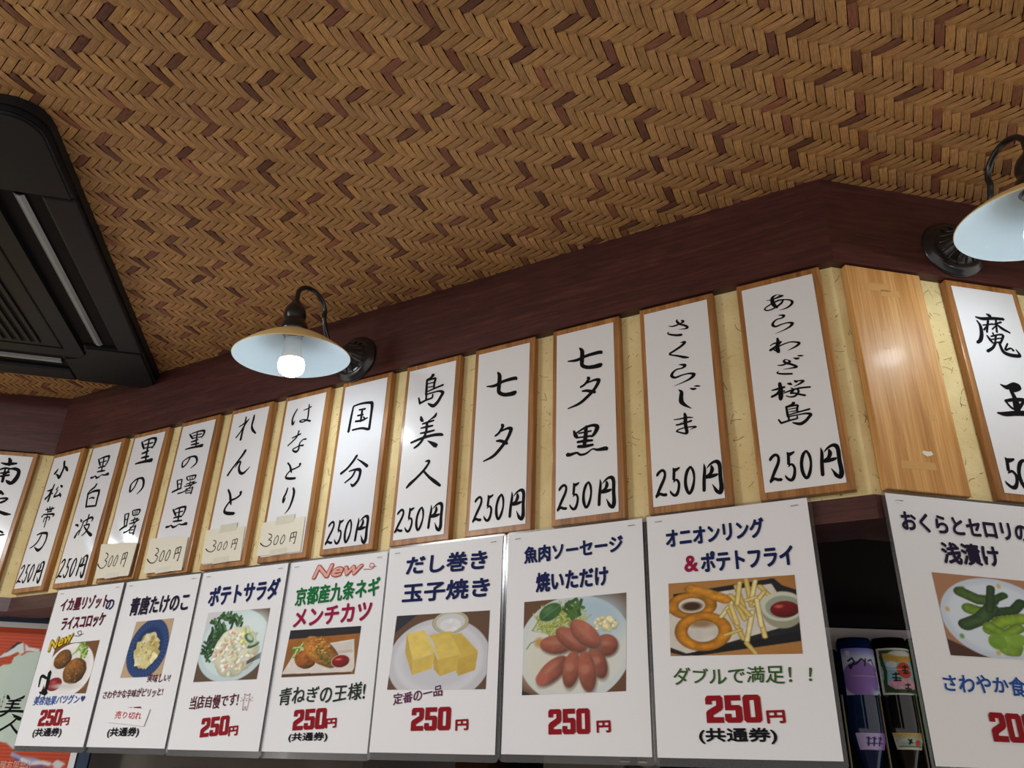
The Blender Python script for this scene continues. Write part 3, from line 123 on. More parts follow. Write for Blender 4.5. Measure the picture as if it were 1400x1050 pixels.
M = {}
def plain(name, c, rough=.5, spec=.5, metal=0, var=.06, scale=60, coat=None):
    k = NT(name); v = k.coord(); nz = k.noise(v, scale)
    a = tuple(max(0, x*(1-var)) for x in c[:3]) + (1,); b = tuple(min(1, x*(1+var)) for x in c[:3]) + (1,)
    M[name] = k.set(k.mix(nz, a, b), rough, spec, coat, metal); return M[name]

# inks and small plain things
for n_, c_ in dict(ink_black=(18, 17, 20), ink_pen=(45, 45, 48), maroon=(98, 24, 44), navy=(28, 38, 92), ink=(38, 30, 58), blue=(38, 88, 172), black=(22, 22, 28), green=(20, 122, 62), crimson=(168, 26, 72),
                   dgreen=(44, 60, 50), green2=(66, 104, 50), purple=(104, 34, 84), price_red=(158, 24, 36), red=(206, 34, 62), yellow=(240, 200, 40), pink=(244, 188, 172), outline_dark=(90, 60, 20), outline_red=(196, 60, 60), brown_pen=(176, 120, 104), heart_blue=(58, 74, 142)).items():
    plain(n_, tuple(x*.8 for x in rgb(*c_)[:3])+(1,), .7, .12)
plain('black_iron', rgb(22, 23, 26), .28, .5, .0, .15, 40, coat=.4)
plain('shade_cream', rgb(238, 210, 148), .4, .4, 0, .08, 30)
plain('enamel_white', rgb(176, 190, 198), .35, .4, 0, .02, 30)
plain('bulb_body', rgb(232, 232, 230), .4)
plain('steel', rgb(170, 170, 172), .25, .5, 1.0)
plain('brass_rod', rgb(96, 90, 70), .35, .5, .8)
plain('ac_black', rgb(19, 21, 25), .48, .3, 0, .05, 25)
plain('ac_recess', rgb(6, 6, 7), .7, .2)
plain('ac_louver', rgb(150, 156, 162), .35, .5, .3, .12, 90)
plain('interior_shade', rgb(16, 13, 12), .85, .1)  # near-black colour carries the shade behind the counter
plain('cabinet_grey', rgb(92, 84, 78), .6, .3)
plain('vent_dark', rgb(34, 34, 30), .5)
plain('bluegrey_panel', rgb(46, 60, 84), .6, .3)
plain('shelf_white', rgb(214, 204, 204), .6)
plain('faucet_metal', rgb(150, 140, 120), .3, .5, .9)
plain('floor_dark', rgb(88, 66, 50), .6)
plain('tape_clear', rgb(214, 208, 192), .25, .5)
plain('tape_residue', rgb(206, 158, 96), .45, .5)
plain('chip_white', rgb(226, 220, 206), .7)

def wood(name, dark, mid, light, gscale=(9, 9, .9), rough=.5, contrast=1.0, coat=None, fine=160):
    k = NT(name); v = k.coord('Object', gscale)
    a = k.noise(v, 9, 5, .6, .6); v2 = k.coord('Object', (gscale[0]*1.6, gscale[1]*1.6, gscale[2]*.5)); b = k.noise(v2, fine*.25, 3, .6)
    c = k.ramp(a, (.28, dark), (.5, mid), (.72, light))
    c2 = k.mix(k.ramp(b, (.35, .0), (.7, 1.0)), c, k.mix(1.0, c, (.72, .66, .6, 1), 'MULTIPLY'))
    k.bump(b, .12, .001)
    M[name] = k.set(c2, rough, .4, coat); return M[name]
wood('board_wood', rgb(126, 82, 44), rgb(172, 119, 66), rgb(198, 146, 86), (7, 7, .55), .42, coat=.15)
wood('bare_board_wood', rgb(190, 134, 72), rgb(218, 164, 98), rgb(232, 184, 120), (6, 6, .4), .42, coat=.06)
# dark laminate band: grain runs along the wall (local x)
def bandmat(name):
    k = NT(name); v = k.coord('Object', (.9, 9, 9)); a = k.noise(v, 7, 5, .65, 1.2)
    w = k.n('ShaderNodeTexWave', wave_type='BANDS', bands_direction='Z'); v3 = k.coord('Object', (1.2, 5, 14)); k.l(v3, w.inputs['Vector'])
    w.inputs['Scale'].default_value = 2.2; w.inputs['Distortion'].default_value = 9; w.inputs['Detail'].default_value = 3; w.inputs['Detail Scale'].default_value = .8
    v2 = k.coord('Object', (5, 120, 120)); b = k.noise(v2, 6, 3)
    c = k.ramp(a, (.25, rgb(56, 28, 27)), (.55, rgb(82, 43, 39)), (.8, rgb(102, 60, 52)))
    c = k.mix(k.ramp(w.outputs[0], (.0, .25), (.5, 0.0)), c, rgb(48, 27, 27))
    c = k.mix(k.ramp(b, (.4, 0.0), (.7, .55)), c, rgb(40, 23, 22))
    k.bump(b, .15, .001); M[name] = k.set(c, .42, .35, .1)
bandmat('dark_rosewood')
# straw plaster
k = NT('straw_plaster'); v = k.coord(rnd=False)
nz = k.noise(v, 14, 6, .6); base = k.ramp(nz, (.3, rgb(222, 200, 142)), (.7, rgb(242, 224, 172)))
sp = k.noise(v, 260, 2, .5); base = k.mix(k.ramp(sp, (.70, 0.0), (.74, .8)), base, rgb(106, 82, 40))
M['straw_plaster'] = None
n2 = k.noise(v, 90, 5, .7); k.bump(n2, .55, .003); M['straw_plaster'] = k.set(base, .85, .15)
plain('straw_fibre', rgb(150, 122, 62), .8, .1)
plain('straw_dark', rgb(96, 74, 36), .8, .1)
# papers
def paper(name, c, rough, coat, sheen=.02):
    k = NT(name); v = k.coord(); nz = k.noise(v, 320, 3); big = k.noise(v, 22, 3)
    col = k.mix(nz, tuple(x*.975 for x in c[:3])+(1,), c); k.bump(big, .06, .002)
    M[name] = k.set(col, rough, .4, coat); return M[name]
paper('sign_paper', rgb(232, 232, 234), .42, .25)
paper('laminated_paper', rgb(232, 232, 236), .2, .8)
paper('note_paper', rgb(226, 220, 202), .7, 0)
paper('sheet_paper', rgb(230, 230, 233), .5, 0)
# transparent pouch
k = NT('pouch_film'); tr = k.n('ShaderNodeBsdfTransparent'); tr.inputs[0].default_value = (.86, .86, .87, 1)
gl = k.n('ShaderNodeBsdfGlossy'); gl.inputs['Roughness'].default_value = .15; df = k.n('ShaderNodeBsdfDiffuse'); df.inputs[0].default_value = (.6, .6, .62, 1)
m1 = k.n('ShaderNodeMixShader'); m1.inputs[0].default_value = .03; k.l(tr.outputs[0], m1.inputs[1]); k.l(df.outputs[0], m1.inputs[2])
fr = k.n('ShaderNodeFresnel'); fr.inputs[0].default_value = 1.45; m2 = k.n('ShaderNodeMixShader')
k.l(fr.outputs[0], m2.inputs[0]); k.l(m1.outputs[0], m2.inputs[1]); k.l(gl.outputs[0], m2.inputs[2]); k.l(m2.outputs[0], k.out.inputs[0]); M['pouch_film'] = k.m
# vertex-coloured print
def printmat(name, rough, coat):
    k = NT(name); a = k.n('ShaderNodeVertexColor'); a.layer_name = 'Col'; v = k.coord(); g = k.noise(v, 900, 2)
    k.set(k.mix(.06, a.outputs[0], k.mix(g, (0, 0, 0, 1), (1, 1, 1, 1)), 'OVERLAY'), rough, .2, coat); M[name] = k.m
printmat('photo_print', .6, 0); printmat('poster_print', .55, 0); printmat('bottle_label', .45, .1)
# woven bamboo: colour per strip, streaks along each strip
k = NT('bamboo_strip'); a = k.n('ShaderNodeVertexColor'); a.layer_name = 'Col'
uv = k.n('ShaderNodeUVMap'); mp = k.n('ShaderNodeMapping'); mp.inputs['Scale'].default_value = (.8, 7, 1); k.l(uv.outputs[0], mp.inputs[0])
st = k.noise(mp.outputs[0], 1.0, 4, .7); mp2 = k.n('ShaderNodeMapping'); mp2.inputs['Scale'].default_value = (.6, 7, 1); k.l(uv.outputs[0], mp2.inputs[0]); st2 = k.noise(mp2.outputs[0], 1.0, 2, .5)
c = k.mix(k.ramp(st, (.34, .8), (.60, 0.0)), a.outputs[0], k.mix(1.0, a.outputs[0], (.50, .44, .38, 1), 'MULTIPLY'))
c = k.mix(k.ramp(st2, (.4, 0.0), (.75, .35)), c, k.mix(1.0, c, (1.35, 1.3, 1.2, 1), 'MULTIPLY'))
k.bump(st, .35, .001); M['bamboo_strip'] = k.set(c, .5, .35)
plain('weave_backing', rgb(52, 34, 18), .8, .1)
# bulb
k = NT('bulb_glow'); k.b.inputs['Base Color'].default_value = (1, 1, 1, 1); k.b.inputs['Emission Color'].default_value = (.86, .95, 1.0, 1); k.b.inputs['Emission Strength'].default_value = BULB; M['bulb_glow'] = k.m
k = NT('bulb_glow_soft'); k.b.inputs['Base Color'].default_value = (1, 1, 1, 1); k.b.inputs['Emission Color'].default_value = (.86, .95, 1.0, 1); k.b.inputs['Emission Strength'].default_value = BULB*.14; M['bulb_glow_soft'] = k.m
k = NT('fill_light_glow'); k.b.inputs['Emission Color'].default_value = (.97, .99, 1, 1); k.b.inputs['Emission Strength'].default_value = FILL_LIGHT; M['fill_light_glow'] = k.m  # glow of the added light that fills in the room
# glass of the bottles
def glassmat(name, c):
    k = NT(name); v = k.coord(); nz = k.noise(v, 20); k.set(k.mix(nz, c, tuple(x*.8 for x in c[:3])+(1,)), .06, .6, .6)
    k.b.inputs['Transmission Weight'].default_value = .3; k.b.inputs['IOR'].default_value = 1.3; M[name] = k.m
glassmat('blue_glass', rgb(8, 40, 86)); glassmat('dark_glass', rgb(8, 9, 10)); glassmat('green_glass', rgb(20, 120, 30))

# ---------------------------------------------------------------- objects
def thing(name, label, cat, loc, rz=0.0, group=None):
    o = bpy.data.objects.new(name, None); COL.objects.link(o); o.empty_display_size = .02
    o.location = loc; o.rotation_euler = (0, 0, rz); o['label'] = label; o['category'] = cat
    if group: o['group'] = group
    return o
def obj(name, bm_or_me, mat, parent=None, label=None, smooth=False):
    if isinstance(bm_or_me, bmesh.types.BMesh):
        me = bpy.data.meshes.new(name); bm_or_me.to_mesh(me); bm_or_me.free()
    else: me = bm_or_me
    mats = mat if isinstance(mat, (list, tuple)) else [mat]
    if not me.materials:
        for m in mats: me.materials.append(M[m])
    if smooth:
        for p in me.polygons: p.use_smooth = True
    o = bpy.data.objects.new(name, me); COL.objects.link(o)
    if parent: o.parent = parent
    if label: o['label'] = label
    return o
def structure(o): o['kind'] = 'structure'; return o

DIRS = {'A': (ANG_A, CORNER), 'B': (ANG_B, CORNER), 'C': (ANG_C, CORNER_C)}
def wpos(w, u, z, off=0.0):
    a, c = DIRS[w]
    return Vector((c[0]+math.cos(a)*u+math.sin(a)*off, c[1]+math.sin(a)*u-math.cos(a)*off, ZC0+z))

def box(bm, x0, x1, y0, y1, z0, z1, bevel=0.0, seg=2):
    vs = [bm.verts.new((x, y, z)) for z in (z0, z1) for y in (y0, y1) for x in (x0, x1)]
    fs = [bm.faces.new([vs[i] for i in f]) for f in ((0, 2, 3, 1), (4, 5, 7, 6), (0, 1, 5, 4), (1, 3, 7, 5), (3, 2, 6, 7), (2, 0, 4, 6))]
    if bevel:
        es = list({e for f in fs for e in f.edges})
        bmesh.ops.bevel(bm, geom=es, offset=bevel, segments=seg, affect='EDGES', profile=.5)
    return bm
def prism(bm, poly, z0, z1):
    lo = [bm.verts.new((x, y, z0)) for x, y in poly]; hi = [bm.verts.new((x, y, z1)) for x, y in poly]; n = len(poly)
    bm.faces.new(lo[::-1]); bm.faces.new(hi)
    for i in range(n): bm.faces.new((lo[i], lo[(i+1) % n], hi[(i+1) % n], hi[i]))
    bmesh.ops.recalc_face_normals(bm, faces=bm.faces); return bm
def sheet(bm, x0, x1, z0, z1, y=0.0, nx=1, nz=1, fn=None):
    """a sheet in the x-z plane facing -y"""
    g = [[bm.verts.new((x0+(x1-x0)*i/nx, y+(fn(i/nx, j/nz) if fn else 0), z0+(z1-z0)*j/nz)) for i in range(nx+1)] for j in range(nz+1)]
    for j in range(nz):
        for i in range(nx): bm.faces.new((g[j][i], g[j][i+1], g[j+1][i+1], g[j+1][i]))
    return bm
def slab(bm, quad, y0, t):
    """thin solid slab from a quad of (x, z) with front at y0"""
    f = [bm.verts.new((x, y0, z)) for x, z in quad]; b = [bm.verts.new((x, y0+t, z)) for x, z in quad]; n = len(quad)
    bm.faces.new(f); bm.faces.new(b[::-1])
    for i in range(n): bm.faces.new((f[i], b[i], b[(i+1) % n], f[(i+1) % n]))
    bmesh.ops.recalc_face_normals(bm, faces=bm.faces); return bm
def rounded(x0, x1, z0, z1, r, n=6):
    pts = []
    for cx, cz, a0 in ((x1-r, z1-r, 0), (x0+r, z1-r, 90), (x0+r, z0+r, 180), (x1-r, z0+r, 270)):
        for i in range(n+1): a = math.radians(a0+90*i/n); pts.append((cx+r*math.cos(a), cz+r*math.sin(a)))
    return pts
def tube(bm, pts, r, seg=12, caps=True):
    pts = [Vector(p) for p in pts]; rs = r if isinstance(r, (list, tuple)) else [r]*len(pts); rings = []; up = None
    for i, p in enumerate(pts):
        t = (pts[min(i+1, len(pts)-1)]-pts[max(i-1, 0)]).normalized()
        if up is None: up = t.orthogonal().normalized()
        up = (up-t*up.dot(t)).normalized(); s = t.cross(up)
        rings.append([bm.verts.new(p+(up*math.cos(2*math.pi*k/seg)+s*math.sin(2*math.pi*k/seg))*rs[i]) for k in range(seg)])
    for a, b in zip(rings, rings[1:]):
        for k in range(seg): bm.faces.new((a[k], a[(k+1) % seg], b[(k+1) % seg], b[k]))
    if caps: bm.faces.new(rings[0][::-1]); bm.faces.new(rings[-1])
    return bm
def lathe(bm, prof, seg=48, mtx=None, closed=False):
    rings = []
    for r, z in prof:
        if r < 1e-6: v = bm.verts.new((0, 0, z)); rings.append([v]*seg)
        else: rings.append([bm.verts.new((r*math.cos(2*math.pi*k/seg), r*math.sin(2*math.pi*k/seg), z)) for k in range(seg)])
    prs = list(zip(rings, rings[1:])) + ([(rings[-1], rings[0])] if closed else [])
    for a, b in prs:
        for k in range(seg):
            f = []
            for v in (a[k], a[(k+1) % seg], b[(k+1) % seg], b[k]):
                if v not in f: f.append(v)
            if len(f) > 2: bm.faces.new(f)
    bmesh.ops.recalc_face_normals(bm, faces=bm.faces)
    if mtx: bmesh.ops.transform(bm, matrix=mtx, verts=bm.verts)
    return bm

# ---------------------------------------------------------------- lettering
def catmull(pts, n=5):
    P = [np.array(p, float) for p in pts]
    if len(P) < 3: return [P[0]+(P[-1]-P[0])*i/n for i in range(n+1)]
    Q = [2*P[0]-P[1]]+P+[2*P[-1]-P[-2]]; out = []
    for i in range(1, len(Q)-2):
        a, b, c, d = Q[i-1:i+3]
        for j in range(n):
            t = j/n; out.append(.5*(2*b+(c-a)*t+(2*a-5*b+4*c-d)*t*t+(3*b-a-3*c+d)*t**3))
    return out+[P[-1]]
def brush(bm, strokes, y=0.0, sc=.001, dx=0.0, dz=0.0, wmul=1.0, fl=(1, 1), cut=None):
    """each stroke a flat ribbon with rounded ends, lying on the paper"""
    for si, s in enumerate(strokes):
        pts = catmull(s); yy = y-si*2e-6; L = []; R = []; n = len(pts)
        for i, p in enumerate(pts):
            t = pts[min(i+1, n-1)][:2]-pts[max(i-1, 0)][:2]; l = np.hypot(*t); t = t/l if l > 1e-9 else np.array([1., 0]); nn = np.array([-t[1], t[0]]); w = max(p[2], .25)*wmul/2
            L.append(p[:2]+nn*w); R.append(p[:2]-nn*w)
        t0 = pts[0][:2]-pts[1][:2]; t0 /= max(np.hypot(*t0), 1e-9); t1 = pts[-1][:2]-pts[-2][:2]; t1 /= max(np.hypot(*t1), 1e-9)
        c0 = pts[0][:2]+t0*pts[0][2]*wmul*.42; c1 = pts[-1][:2]+t1*pts[-1][2]*wmul*.42
        def V(p):
            x = p[0]*fl[0]*sc+dx; z = p[1]*fl[1]*sc+dz
            if cut: x = min(max(x, cut[0]), cut[1])
            return bm.verts.new((x, yy, z))
        l = [V(p) for p in L]; r = [V(p) for p in R]; a = V(c0); b = V(c1)
        for i in range(n-1): bm.faces.new((r[i], r[i+1], l[i+1], l[i]))
        bm.faces.new((a, r[0], l[0])); bm.faces.new((l[-1], r[-1], b))
    return bm
def parse(s): return [[[float(v) for v in t.split(',')] for t in k.split()] for k in s.split(';')]
def discs(bm, strokes, y):
    return bm

FC = bpy.data.curves.new('lettering_source', 'FONT'); FO = bpy.data.objects.new('lettering_source', FC); COL.objects.link(FO)
def glyphs(text, off=0.0, shear=0.0, space=1.0):
    """flat outline of the words as (verts, faces), bounding box normalised to 0..1"""
    FC.body = text; FC.size = 1; FC.offset = off; FC.shear = shear; FC.space_character = space; FC.resolution_u = 4
    bpy.context.view_layer.update()
    me = bpy.data.meshes.new_from_object(FO.evaluated_get(bpy.context.evaluated_depsgraph_get()))
    v = np.array([p.co[:2] for p in me.vertices]); f = [tuple(p.vertices) for p in me.polygons]; bpy.data.meshes.remove(me)
    lo, hi = v.min(0), v.max(0)
    return (v-lo)/(hi-lo), f, (hi-lo)
def words(bm, text, x0, z0, x1, z1, h, y=0.0, off=0.0, shear=0.0, hand=0.0):
    """words from mid-left (x0, z0) to mid-right (x1, z1), h tall (metres); off thickens the strokes (share of the height)"""
    v, f, d = glyphs(text, 0.0, shear); X = np.array([x1-x0, z1-z0]); ln = np.hypot(*X); e = X/ln; up = np.array([-e[1], e[0]])
    if hand:                                  # uneven handwriting: baseline, height and slant wander along the line
        n_ = len(text); q0 = v.copy(); ph = len(text)*1.7
        v[:, 1] = .5+(q0[:, 1]-.5)*(1-hand*.25+hand*.25*np.sin(q0[:, 0]*n_*2.1+ph))+hand*.10*np.sin(q0[:, 0]*n_*1.3+ph)
        v[:, 0] = q0[:, 0]+(hand*.20*(q0[:, 1]-.5)+hand*.05*np.sin(q0[:, 1]*7+q0[:, 0]*n_*1.9))/n_
    r = off*h; sh = [(0, 0)]+([(r*math.cos(k*math.pi/4), r*math.sin(k*math.pi/4)) for k in range(8)] if off else [])
    for k, (sx, sz) in enumerate(sh):
        pts = [np.array([x0+sx+e[0]*r, z0+sz])+(X-2*r*e)*p[0]+up*(h-2*r)*(p[1]-.5) for p in v]; vs = [bm.verts.new((p[0], y-k*4e-6, p[1])) for p in pts]
        for q in f:
            try: bm.faces.new([vs[i] for i in q])
            except ValueError: pass
    return bm
B250 = {'2': [[(0, 52), (0, 15), (12, 0), (88, 0), (100, 15), (100, 72), (90, 87), (40, 116), (40, 127), (100, 127), (100, 160), (0, 160), (0, 100), (10, 86), (62, 58), (62, 31), (37, 31), (37, 52)]],
        '5': [[(4, 0), (96, 0), (96, 32), (40, 32), (40, 58), (86, 58), (100, 72), (100, 145), (86, 160), (14, 160), (0, 145), (0, 108), (37, 108), (37, 129), (62, 129), (62, 88), (4, 88)]],
        '0': [[(50, 0), (14, 0), (0, 14), (0, 146), (14, 160), (50, 160), (50, 129), (37, 129), (37, 31), (50, 31)], [(50, 0), (50, 31), (63, 31), (63, 129), (50, 129), (50, 160), (86, 160), (100, 146), (100, 14), (86, 0)]]}
def block_digits(bm, text, x0, z0, x1, z1, h, y):
    X = np.array([x1-x0, z1-z0]); ln = np.hypot(*X); e = X/ln; up = np.array([-e[1], e[0]]); n = len(text); cw = 1/(n+(n-1)*.07)
    for i, ch in enumerate(text):
        for poly in B250[ch]:
            vs = [bm.verts.new((p[0], y, p[1])) for p in [np.array([x0, z0])+X*(i*1.07*cw+px/100*cw)+up*h*(.5-pz/160) for px, pz in poly]]
            bm.faces.new(vs[::-1])
    return bm

# ---------------------------------------------------------------- printed pictures (colour grid on a sheet)
class Pic:
    def __init__(s, nx, ny, bg, seed=1):
        s.nx, s.ny = nx, ny; s.Y, s.X = np.mgrid[0:ny, 0:nx].astype(float); s.X = (s.X+.5)/nx; s.Y = (s.Y+.5)/ny
        s.I = np.ones((ny, nx, 3))*np.array(bg, float); s.r = np.random.RandomState(seed); s.e = 1.2/nx
    def noise(s, sc, octv=3):
        o = np.zeros((s.ny, s.nx)); amp = 1; tot = 0
        for k in range(octv):
            n = int(sc*2**k)+2; g = s.r.rand(n+1, n+1); x = s.X*(n-1); y = s.Y*(n-1); i = x.astype(int); j = y.astype(int); fx = x-i; fy = y-j
            fx = fx*fx*(3-2*fx); fy = fy*fy*(3-2*fy)
            o += amp*((g[j, i]*(1-fx)+g[j, i+1]*fx)*(1-fy)+(g[j+1, i]*(1-fx)+g[j+1, i+1]*fx)*fy); tot += amp; amp *= .55
        return o/tot
    def put(s, m, col, nz=0, nsc=12, grad=None):
        c = np.ones((s.ny, s.nx, 3))*np.array(col, float)
        if nz: c = c*(1+nz*(s.noise(nsc)-.5)*2)[..., None]
        if grad is not None: c = c*(1+grad)[..., None]
        s.I = s.I*(1-m[..., None])+c*m[..., None]
    def ell(s, cx, cy, rx, ry, col, ang=0, soft=None, nz=0, nsc=12, lit=0, wob=0):
        a = math.radians(ang); dx = s.X-cx; dy = s.Y-cy; u = (dx*math.cos(a)+dy*math.sin(a))/rx; v = (-dx*math.sin(a)+dy*math.cos(a))/ry
        d = np.sqrt(u*u+v*v)
        if wob: d = d+wob*(s.noise(8)-.5)
        sf = (soft or s.e*1.3)/min(rx, ry); m = np.clip((1-d)/sf+.5, 0, 1)
        g = None
        if lit: g = lit*(-.6*v-.35*u)-.6*abs(lit)*np.clip(d, 0, 1)**5
        s.put(m, col, nz, nsc, g)
    def ring(s, cx, cy, rx, ry, w, col, ang=0, nz=0, lit=0):
        a = math.radians(ang); dx = s.X-cx; dy = s.Y-cy; u = (dx*math.cos(a)+dy*math.sin(a))/rx; v = (-dx*math.sin(a)+dy*math.cos(a))/ry
        d = np.abs(np.sqrt(u*u+v*v)-1); m = np.clip((w-d)/(s.e*1.3/min(rx, ry))+.5, 0, 1); s.put(m, col, nz, 16, -lit*(d/w)**2 if lit else None)
    def poly(s, pts, col, nz=0, nsc=12, grad=None):
        m = np.zeros((s.ny, s.nx)); ss = 3
        for a in range(ss):
            for b in range(ss):
                x = s.X+((a+.5)/ss-.5)/s.nx; y = s.Y+((b+.5)/ss-.5)/s.ny; ins = np.zeros(x.shape, bool); n = len(pts)
                for i in range(n):
                    (x0, y0), (x1, y1) = pts[i], pts[(i+1) % n]
                    if y0 != y1: ins ^= ((y0 > y) != (y1 > y)) & (x < (x1-x0)*(y-y0)/(y1-y0)+x0)
                m += ins
        s.put(m/ss**2, col, nz, nsc, grad)
    def line(s, pts, w, col, lit=0, nz=0):
        D = np.full((s.ny, s.nx), 9.)
        for (x0, y0), (x1, y1) in zip(pts, pts[1:]):
            L2 = (x1-x0)**2+(y1-y0)**2+1e-12; t = np.clip(((s.X-x0)*(x1-x0)+(s.Y-y0)*(y1-y0))/L2, 0, 1); D = np.minimum(D, np.hypot(s.X-x0-t*(x1-x0), s.Y-y0-t*(y1-y0)))
        m = np.clip((w/2-D)/(s.e)+.5, 0, 1); s.put(m, col, nz, 20, -lit*(D/(w/2))**2 if lit else None)
    def scatter(s, n, cx, cy, rx, ry, size, cols, lines=False, w=.012, spread=180, base=0):
        for i in range(n):
            a = s.r.rand()*6.28; r = math.sqrt(s.r.rand()); x = cx+rx*r*math.cos(a); y = cy+ry*r*math.sin(a); c = cols[s.r.randint(len(cols))]; th = math.radians(base+(s.r.rand()-.5)*spread); l = size*(.6+.8*s.r.rand())
            if lines: s.line([(x-l*math.cos(th), y-l*math.sin(th)), (x+l*math.cos(th), y+l*math.sin(th))], w, c, .3)
            else: s.ell(x, y, l, l*(.5+.4*s.r.rand()), c, math.degrees(th), lit=.25)
    def mesh(s, name, quad, y=0.0, curve=None):
        """quad TL, TR, BL, BR in metres (x, z)"""
        nx, ny = s.nx, s.ny; TL, TR, BL, BR = [np.array(p) for p in quad]
        u = np.linspace(0, 1, nx)[None, :, None]; v = np.linspace(0, 1, ny)[:, None, None]
        P = (TL*(1-u)+TR*u)*(1-v)+(BL*(1-u)+BR*u)*v
        vs = np.zeros((ny, nx, 3)); vs[..., 0] = P[..., 0]; vs[..., 2] = P[..., 1]; vs[..., 1] = y
        if curve: vs = curve(vs)
        idx = np.arange(nx*ny).reshape(ny, nx); fs = np.stack([idx[1:, :-1], idx[1:, 1:], idx[:-1, 1:], idx[:-1, :-1]], -1).reshape(-1, 4)
        me = bpy.data.meshes.new(name); me.from_pydata(vs.reshape(-1, 3).tolist(), [], fs.tolist())
        ca = me.color_attributes.new('Col', 'FLOAT_COLOR', 'POINT'); lin = s2l(np.clip(s.I, 0, 255)).reshape(-1, 3); ca.data.foreach_set('color', np.concatenate([lin, np.ones((len(lin), 1))], 1).astype(np.float32).ravel())
        return me

# ---------------------------------------------------------------- the setting
into = {}
for w_ in 'ABC':
    a_, _c = DIRS[w_]; into[w_] = (math.sin(-a_), math.cos(a_))
PL = -.013                                   # plaster lies this far behind the boards' fronts
ZS = -.0045 + ZB                             # underside of the boards = top of the counter beam
def meet(w1, o1, w2, o2):
    """plan point where two walls, each shifted towards the room, meet"""
    a1, c1 = DIRS[w1]; a2, c2 = DIRS[w2]
    p1 = np.array(c1)+o1*np.array([math.sin(a1), -math.cos(a1)]); p2 = np.array(c2)+o2*np.array([math.sin(a2), -math.cos(a2)])
    d1 = np.array([math.cos(a1), math.sin(a1)]); d2 = np.array([math.cos(a2), math.sin(a2)])
    t = np.linalg.solve(np.array([d1, -d2]).T, p2-p1); return p1+d1*t[0]
def at(w, u, off): p = wpos(w, u, 0, off); return np.array([p.x, p.y])
LEN_C, LEN_B = -1.9, 1.6
def run(name, w, off, back, z0, z1, mat):
    """a length of wall, band or beam: front at `off`, back at `back`, mitred at both corners; mesh local to the wall direction"""
    def ends(o):
        if w == 'A': return meet('C', o, 'A', o), meet('A', o, 'B', o)
        if w == 'B': return meet('A', o, 'B', o), at('B', LEN_B, o)
        return at('C', LEN_C, o), meet('C', o, 'A', o)
    f0, f1 = ends(off); b0, b1 = ends(back); a, c = DIRS[w]; ca, sa = math.cos(a), math.sin(a)
    loc = [((p-np.array(c))@np.array([ca, sa]), (p-np.array(c))@np.array([-sa, ca])) for p in (f0, f1, b1, b0)]
    bm = bmesh.new(); prism(bm, loc, z0, z1); o = obj(name, bm, mat); o.location = (c[0], c[1], ZC0); o.rotation_euler = (0, 0, a); return structure(o)
for w_, nm in (('A', 'back'), ('B', 'right'), ('C', 'left')):
    run('wall_'+nm, w_, PL, PL-.10, ZS-.001, ZT+.02, 'straw_plaster')
tn = 0
for w_ in 'ABC':
    tn += 1; run('trim_%d' % tn, w_, .003, -.10, ZT+.0005, ZCEIL, 'dark_rosewood')          # dark band under the ceiling
    tn += 1; run('trim_%d' % tn, w_, -.004, -.09, ZB-.036, ZS-.0015, 'dark_rosewood')         # beam the sheets hang from
# chopped straw in the plaster: fine fibres lying on the surface
def fibres(w, u0, u1, n, seed):
    r = random.Random(seed); bm = bmesh.new(); bd = bmesh.new()
    for i in range(n):
        u = r.uniform(u0, u1); z = r.uniform(ZB, ZT); th = r.uniform(0, math.pi); L = r.uniform(.003, .018); b_ = r.uniform(-.5, .5); tgt = bd if r.random() < .45 else bm
        pts = [[(u+L*t*math.cos(th+b_*t))*1000, (z+L*t*math.sin(th+b_*t))*1000, r.uniform(.3, .8)] for t in (-.5, 0, .5)]
        pts = [[p[0], min(max(p[1], ZB*1000+1), ZT*1000-1), p[2]] for p in pts]
        brush(tgt, [pts], y=-PL-.0004)
    return bm, bd
for w_, nm, u0, u1, n in (('A', 'back', -1.77, -.01, 700), ('B', 'right', .01, .9, 420), ('C', 'left', -.9, -.01, 300)):
    bm, bd = fibres(w_, u0, u1, n, 5)
    for b_, mt in ((bm, 'straw_fibre'), (bd, 'straw_dark')):
        o = obj('wall_%s_straw' % nm, b_, mt); o.location = wpos(w_, 0, 0); o.rotation_euler = (0, 0, DIRS[w_][0]); structure(o)

